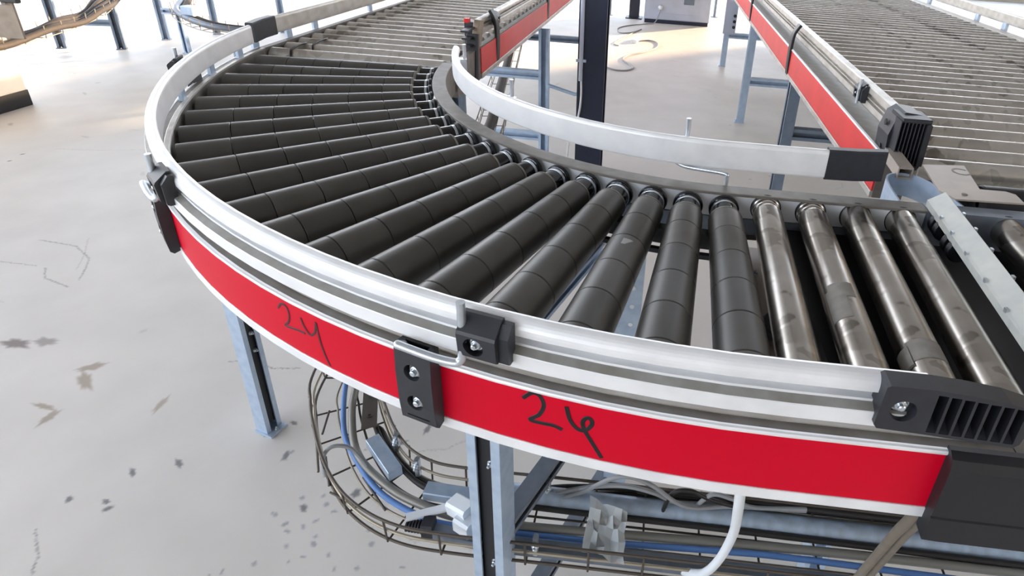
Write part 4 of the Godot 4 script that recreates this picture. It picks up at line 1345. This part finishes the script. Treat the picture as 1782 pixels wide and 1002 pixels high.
# ---------------------------------------------------------------- things further away
func background() -> void:
	# dark blue steel column with its conduit
	var c := thing("steel_column", "dark blue steel column standing behind the inner guard rail", "column")
	var g := Geo.new()
	g.prism(pv([-0.075, -0.075, 0.075, -0.075, 0.075, -0.060, 0.008, -0.060, 0.008, 0.060, 0.075, 0.060, 0.075, 0.075, -0.075, 0.075, -0.075, 0.060, -0.008, 0.060, -0.008, -0.060, -0.075, -0.060]), Vector3(-0.562, 0, -1.20), Vector3.RIGHT, Vector3.BACK, Vector3(0, 7.2, 0))
	put("column_shaft", g.mesh(M.column_blue), c)
	g = Geo.new()
	g.bar(Vector3(-0.675, 0.006, -1.20), Vector3(-0.45, 0.006, -1.20), 0.23, 0.012)
	put("base_plate", g.mesh(M.column_blue), c)
	g = Geo.new()
	g.tube([Vector3(-0.617, 0.62, -1.114), Vector3(-0.617, 3.0, -1.114)], 0.0115, 10)
	var cd := solo("wall_conduit", g, M.painted_grey, "pale grey conduit fixed to the front of the dark blue column", "conduit")
	g = Geo.new()
	g.bar(Vector3(-0.645, 0.73, -1.118), Vector3(-0.59, 0.73, -1.118), 0.012, 0.016)
	put("pipe_clip", g.mesh(M.galvanised), cd)
	g = Geo.new()
	g.tube(smooth([Vector3(-0.614, 0.64, -1.114), Vector3(-0.610, 0.55, -1.112), Vector3(-0.615, 0.46, -1.11), Vector3(-0.632, 0.38, -1.11), Vector3(-0.665, 0.31, -1.11), Vector3(-0.68, 0.15, -1.10), Vector3(-0.68, 0.0, -1.10)], 6), 0.006, 8)
	solo("grey_cable", g, M.white_plastic, "thin pale cable curving out of the conduit's lower end on the column", "cable")
	# far column
	c = thing("steel_column", "distant dark column standing left of the white machine", "column")
	g = Geo.new()
	g.prism(pv([-0.075, -0.075, 0.075, -0.075, 0.075, -0.06, 0.01, -0.06, 0.01, 0.06, 0.075, 0.06, 0.075, 0.075, -0.075, 0.075, -0.075, 0.06, -0.01, 0.06, -0.01, -0.06, -0.075, -0.06]), Vector3(-0.665, 0, -7.5), Vector3.RIGHT, Vector3.BACK, Vector3(0, 7.2, 0))
	put("column_shaft", g.mesh(M.column_dark), c)
	g = Geo.new()
	g.bar(Vector3(-0.79, 0.008, -7.5), Vector3(-0.54, 0.008, -7.5), 0.25, 0.016)
	put("base_plate", g.mesh(M.column_dark), c)
	# white machine
	c = thing("machine_cabinet", "white machine cabinet with recessed panel and grey vents at top centre", "cabinet")
	g = Geo.new()
	g.bar(Vector3(-0.50, 0.68, -7.55), Vector3(0.46, 0.68, -7.55), 0.80, 1.26, Vector3.UP, 0.015)
	put("body", g.mesh(M.painted_grey), c)
	g = Geo.new()
	g.bar(Vector3(-0.49, 0.03, -7.55), Vector3(0.45, 0.03, -7.55), 0.78, 0.06, Vector3.UP, 0.004)
	put("plinth", g.mesh(M.column_blue), c)
	g = Geo.new()
	g.bar(Vector3(-0.30, 0.70, -7.145), Vector3(0.29, 0.70, -7.145), 0.012, 1.10, Vector3.UP, 0.003)
	var dr := put("door", g.mesh(M.painted_grey), c)
	for k in 3:
		g = Geo.new()
		g.bar(Vector3(0.07, 0.33 + 0.11 * k, -7.136), Vector3(0.22, 0.33 + 0.11 * k, -7.136), 0.012, 0.075, Vector3.UP, 0.002)
		put("vent", g.mesh(M.leg_grey), dr)
	g = Geo.new()
	g.tube(smooth([Vector3(-0.26, 0.23, -7.12), Vector3(-0.27, 0.16, -7.08), Vector3(-0.33, 0.03, -7.03), Vector3(-0.425, 0.005, -7.01), Vector3(-0.70, 0.005, -6.72), Vector3(-0.82, 0.005, -6.45), Vector3(-0.78, 0.005, -6.12), Vector3(-0.62, 0.005, -6.2), Vector3(-0.5, 0.005, -6.5), Vector3(-0.62, 0.005, -6.1), Vector3(-0.78, 0.005, -5.42), Vector3(-0.72, 0.005, -5.25)], 8), 0.008, 8)
	solo("power_cable", g, M.grey_cable, "grey cable looping on the floor in front of the white machine", "cable")
	g = Geo.new()
	g.tube(smooth([Vector3(-0.50, 0.006, -5.62), Vector3(-0.36, 0.006, -5.72), Vector3(-0.26, 0.006, -5.6), Vector3(-0.26, 0.006, -5.3), Vector3(-0.40, 0.006, -4.98), Vector3(-0.57, 0.006, -4.72), Vector3(-0.61, 0.006, -4.5), Vector3(-0.52, 0.006, -4.3), Vector3(-0.47, 0.006, -4.15), Vector3(-0.53, 0.006, -4.02), Vector3(-0.64, 0.006, -4.0), Vector3(-0.76, 0.006, -4.1)], 8), 0.009, 8)
	solo("power_cable", g, M.grey_cable, "grey extension cable snaking across the floor right of the dark blue column", "cable")
	g = Geo.new()
	g.bar(Vector3(-0.545, 0.022, -5.50), Vector3(-0.50, 0.022, -5.75), 0.07, 0.044, Vector3.UP, 0.008)
	solo("power_strip", g, M.white_plastic, "small white socket block on the floor at the extension cable's end", "socket")
	g = Geo.new()
	g.ball(Vector3(-0.265, 0.235, -7.115), 0.035)
	solo("white_plug", g, M.white_plastic, "round white plug in the front of the white machine", "plug")
	for q in [[-1.052, -7.62, "thin grey post at the top left of the distant dark column"], [0.612, -8.2, "thin grey post right of the white machine"], [-3.68, -6.6, "thin grey post standing beyond the rear conveyor's outer guard"]]:
		g = Geo.new()
		g.lathe(Vector3(q[0], 0, q[1]), Vector3.UP, pv([0.0, 0.0, 0.0, 0.06, 0.01, 0.06, 0.012, 0.022, 1.1, 0.022, 1.1, 0.0]), 12)
		solo("floor_post", g, M.leg_grey, q[2], "post")
	# left cabinet
	c = thing("machine_cabinet", "plain white cabinet with black plinth cut off by the picture's left edge", "cabinet")
	g = Geo.new()
	g.bar(Vector3(-5.25, 0.375, -1.24), Vector3(-4.58, 0.375, -1.24), 0.76, 0.53, Vector3.UP, 0.006)
	put("body", g.mesh(M.painted_white), c)
	g = Geo.new()
	g.bar(Vector3(-5.24, 0.055, -1.24), Vector3(-4.575, 0.055, -1.24), 0.77, 0.11, Vector3.UP, 0.003)
	put("plinth", g.mesh(M.black_deep), c)
	# end of a side conveyor above it
	c = thing("side_conveyor", "end of another conveyor with red panel and black end cap at the top left corner", "conveyor")
	g = Geo.new()
	g.bar(Vector3(-5.6, 0.885, -1.02), Vector3(-3.83, 0.885, -1.02), 0.02, 0.11, Vector3.UP, 0.002)
	put("red_side_panel", g.mesh(M.red_panel), c)
	g = Geo.new()
	g.bar(Vector3(-3.83, 0.885, -1.02), Vector3(-3.735, 0.885, -1.02), 0.03, 0.125, Vector3.UP, 0.006)
	put("end_cap", g.mesh(M.black_deep), c)
	g = Geo.new()
	g.bar(Vector3(-5.6, 0.82, -1.02), Vector3(-3.83, 0.82, -1.02), 0.024, 0.02, Vector3.UP, 0.002)
	put("bottom_trim", g.mesh(M.aluminium), c)
	g = Geo.new()
	g.bar(Vector3(-5.6, 0.88, -1.4), Vector3(-3.76, 0.88, -1.4), 0.66, 0.09, Vector3.UP, 0.01)
	put("roller_bed", g.mesh(M.roller_worn), c)
	g = Geo.new()
	g.bar(Vector3(-4.6, 0.72, -1.04), Vector3(-3.795, 0.72, -1.04), 0.012, 0.20, Vector3.UP, 0.002)
	put("support_plate", g.mesh(M.brown_panel), c)
	# leg rack of the rear left machine
	c = thing("support_rack", "row of steel conveyor legs with cross bars standing on the bright floor at upper left", "rack")
	for q in [[-5.815, -3.141], [-5.335, -3.271], [-5.29, -3.78], [-5.038, -4.198], [-4.49, -4.55]]:
		c_leg(c, Vector3(q[0], 0, q[1]), Vector3(0.5, 0, 0.86), 0.86, M.leg_grey if q[0] < -5.3 else M.leg_blue, 0.07, 0.05)
	beam(c, "cross_beam", Vector3(-5.79, 0.245, -3.17), Vector3(-5.36, 0.245, -3.28), 0.04, 0.06, M.leg_grey)
	beam(c, "cross_beam", Vector3(-5.27, 0.29, -3.80), Vector3(-4.95, 0.29, -3.82), 0.04, 0.06, M.leg_blue)
	beam(c, "top_rail", Vector3(-5.83, 0.89, -3.10), Vector3(-4.47, 0.89, -4.6), 0.06, 0.06, M.leg_grey)
	# cable tray with brown cables hung on the rack
	c = thing("wire_cable_tray", "wire tray heaped with brown cables in front of the upper left legs", "cable tray")
	var path := smooth([Vector3(-4.52, 0.47, -1.35), Vector3(-4.70, 0.47, -2.05), Vector3(-4.95, 0.48, -2.7), Vector3(-5.35, 0.52, -3.4), Vector3(-5.7, 0.55, -4.4)], 8)
	for d in [-0.07, 0.0, 0.07]:
		g = Geo.new()
		g.tube(trail(path, d, -0.05), 0.004, 6)
		put("wire", g.mesh(M.wire), c)
	for i in range(0, path.size() - 1, 2):
		var t: Vector3 = (path[i + 1] - path[i]).normalized()
		var s := t.cross(Vector3.UP)
		g = Geo.new()
		g.tube([path[i] + s * 0.08 + Vector3(0, 0.03, 0), path[i] + s * 0.075 - Vector3(0, 0.052, 0), path[i] - s * 0.075 - Vector3(0, 0.052, 0), path[i] - s * 0.08 + Vector3(0, 0.03, 0)], 0.0035, 6)
		put("cross_wire", g.mesh(M.wire), c)
	for k in 4:
		g = Geo.new()
		var wob := []
		for i in path.size():
			wob.append(path[i] + Vector3(0.0, 0.012 * sin(i * 0.7 + k), 0.0))
		g.tube(trail(wob, -0.069 + 0.046 * k, -0.024 + 0.004 * (k % 2)), 0.0225, 8)
		solo("cable_bundle", g, M.bundle_brown, ["front", "second", "third", "rear"][k] + "most brown cable bundle in the upper left tray" if k in [0, 3] else ["", "second brown cable bundle from the front in the upper left tray", "third brown cable bundle from the front in the upper left tray"][k], "cable bundle")
	# low tray with cables and boxes behind the outer guard rail
	c = thing("wire_cable_tray", "low wire tray of tangled cables behind the left outer guard rail", "cable tray")
	path = smooth([Vector3(-4.95, 0.42, -3.75), Vector3(-4.70, 0.40, -3.35), Vector3(-4.40, 0.38, -3.1), Vector3(-4.05, 0.36, -2.95), Vector3(-3.7, 0.34, -3.0)], 6)
	for d in [-0.08, 0.0, 0.08]:
		g = Geo.new()
		g.tube(trail(path, d, -0.04), 0.004, 6)
		put("wire", g.mesh(M.wire), c)
	for i in range(0, path.size() - 1, 2):
		var t: Vector3 = (path[i + 1] - path[i]).normalized()
		var s := t.cross(Vector3.UP)
		g = Geo.new()
		g.tube([path[i] + s * 0.085 + Vector3(0, 0.04, 0), path[i] + s * 0.08 - Vector3(0, 0.042, 0), path[i] - s * 0.08 - Vector3(0, 0.042, 0), path[i] - s * 0.085 + Vector3(0, 0.04, 0)], 0.0035, 6)
		put("cross_wire", g.mesh(M.wire), c)
	for k in 2:
		g = Geo.new()
		g.tube(trail(path, -0.03 + 0.06 * k, 0.0), 0.026, 8)
		solo("cable_bundle", g, M.bundle_brown if k == 0 else M.galvanised_dark, ["brown cable bundle in the low tray behind the left guard rail", "grey cable bundle in the low tray behind the left guard rail"][k], "cable bundle")
	c_leg(c, Vector3(-4.72, 0, -3.32), Vector3.BACK, 0.36, M.leg_blue, 0.05, 0.04)
	c_leg(c, Vector3(-3.95, 0, -2.95), Vector3.BACK, 0.32, M.leg_blue, 0.05, 0.04)
	g = Geo.new()
	g.bar(Vector3(-4.50, 0.44, -3.16), Vector3(-4.36, 0.44, -3.12), 0.09, 0.08, Vector3.UP, 0.008)
	solo("junction_box", g, M.leg_blue, "pale blue junction box sitting on the low cable tray", "box")
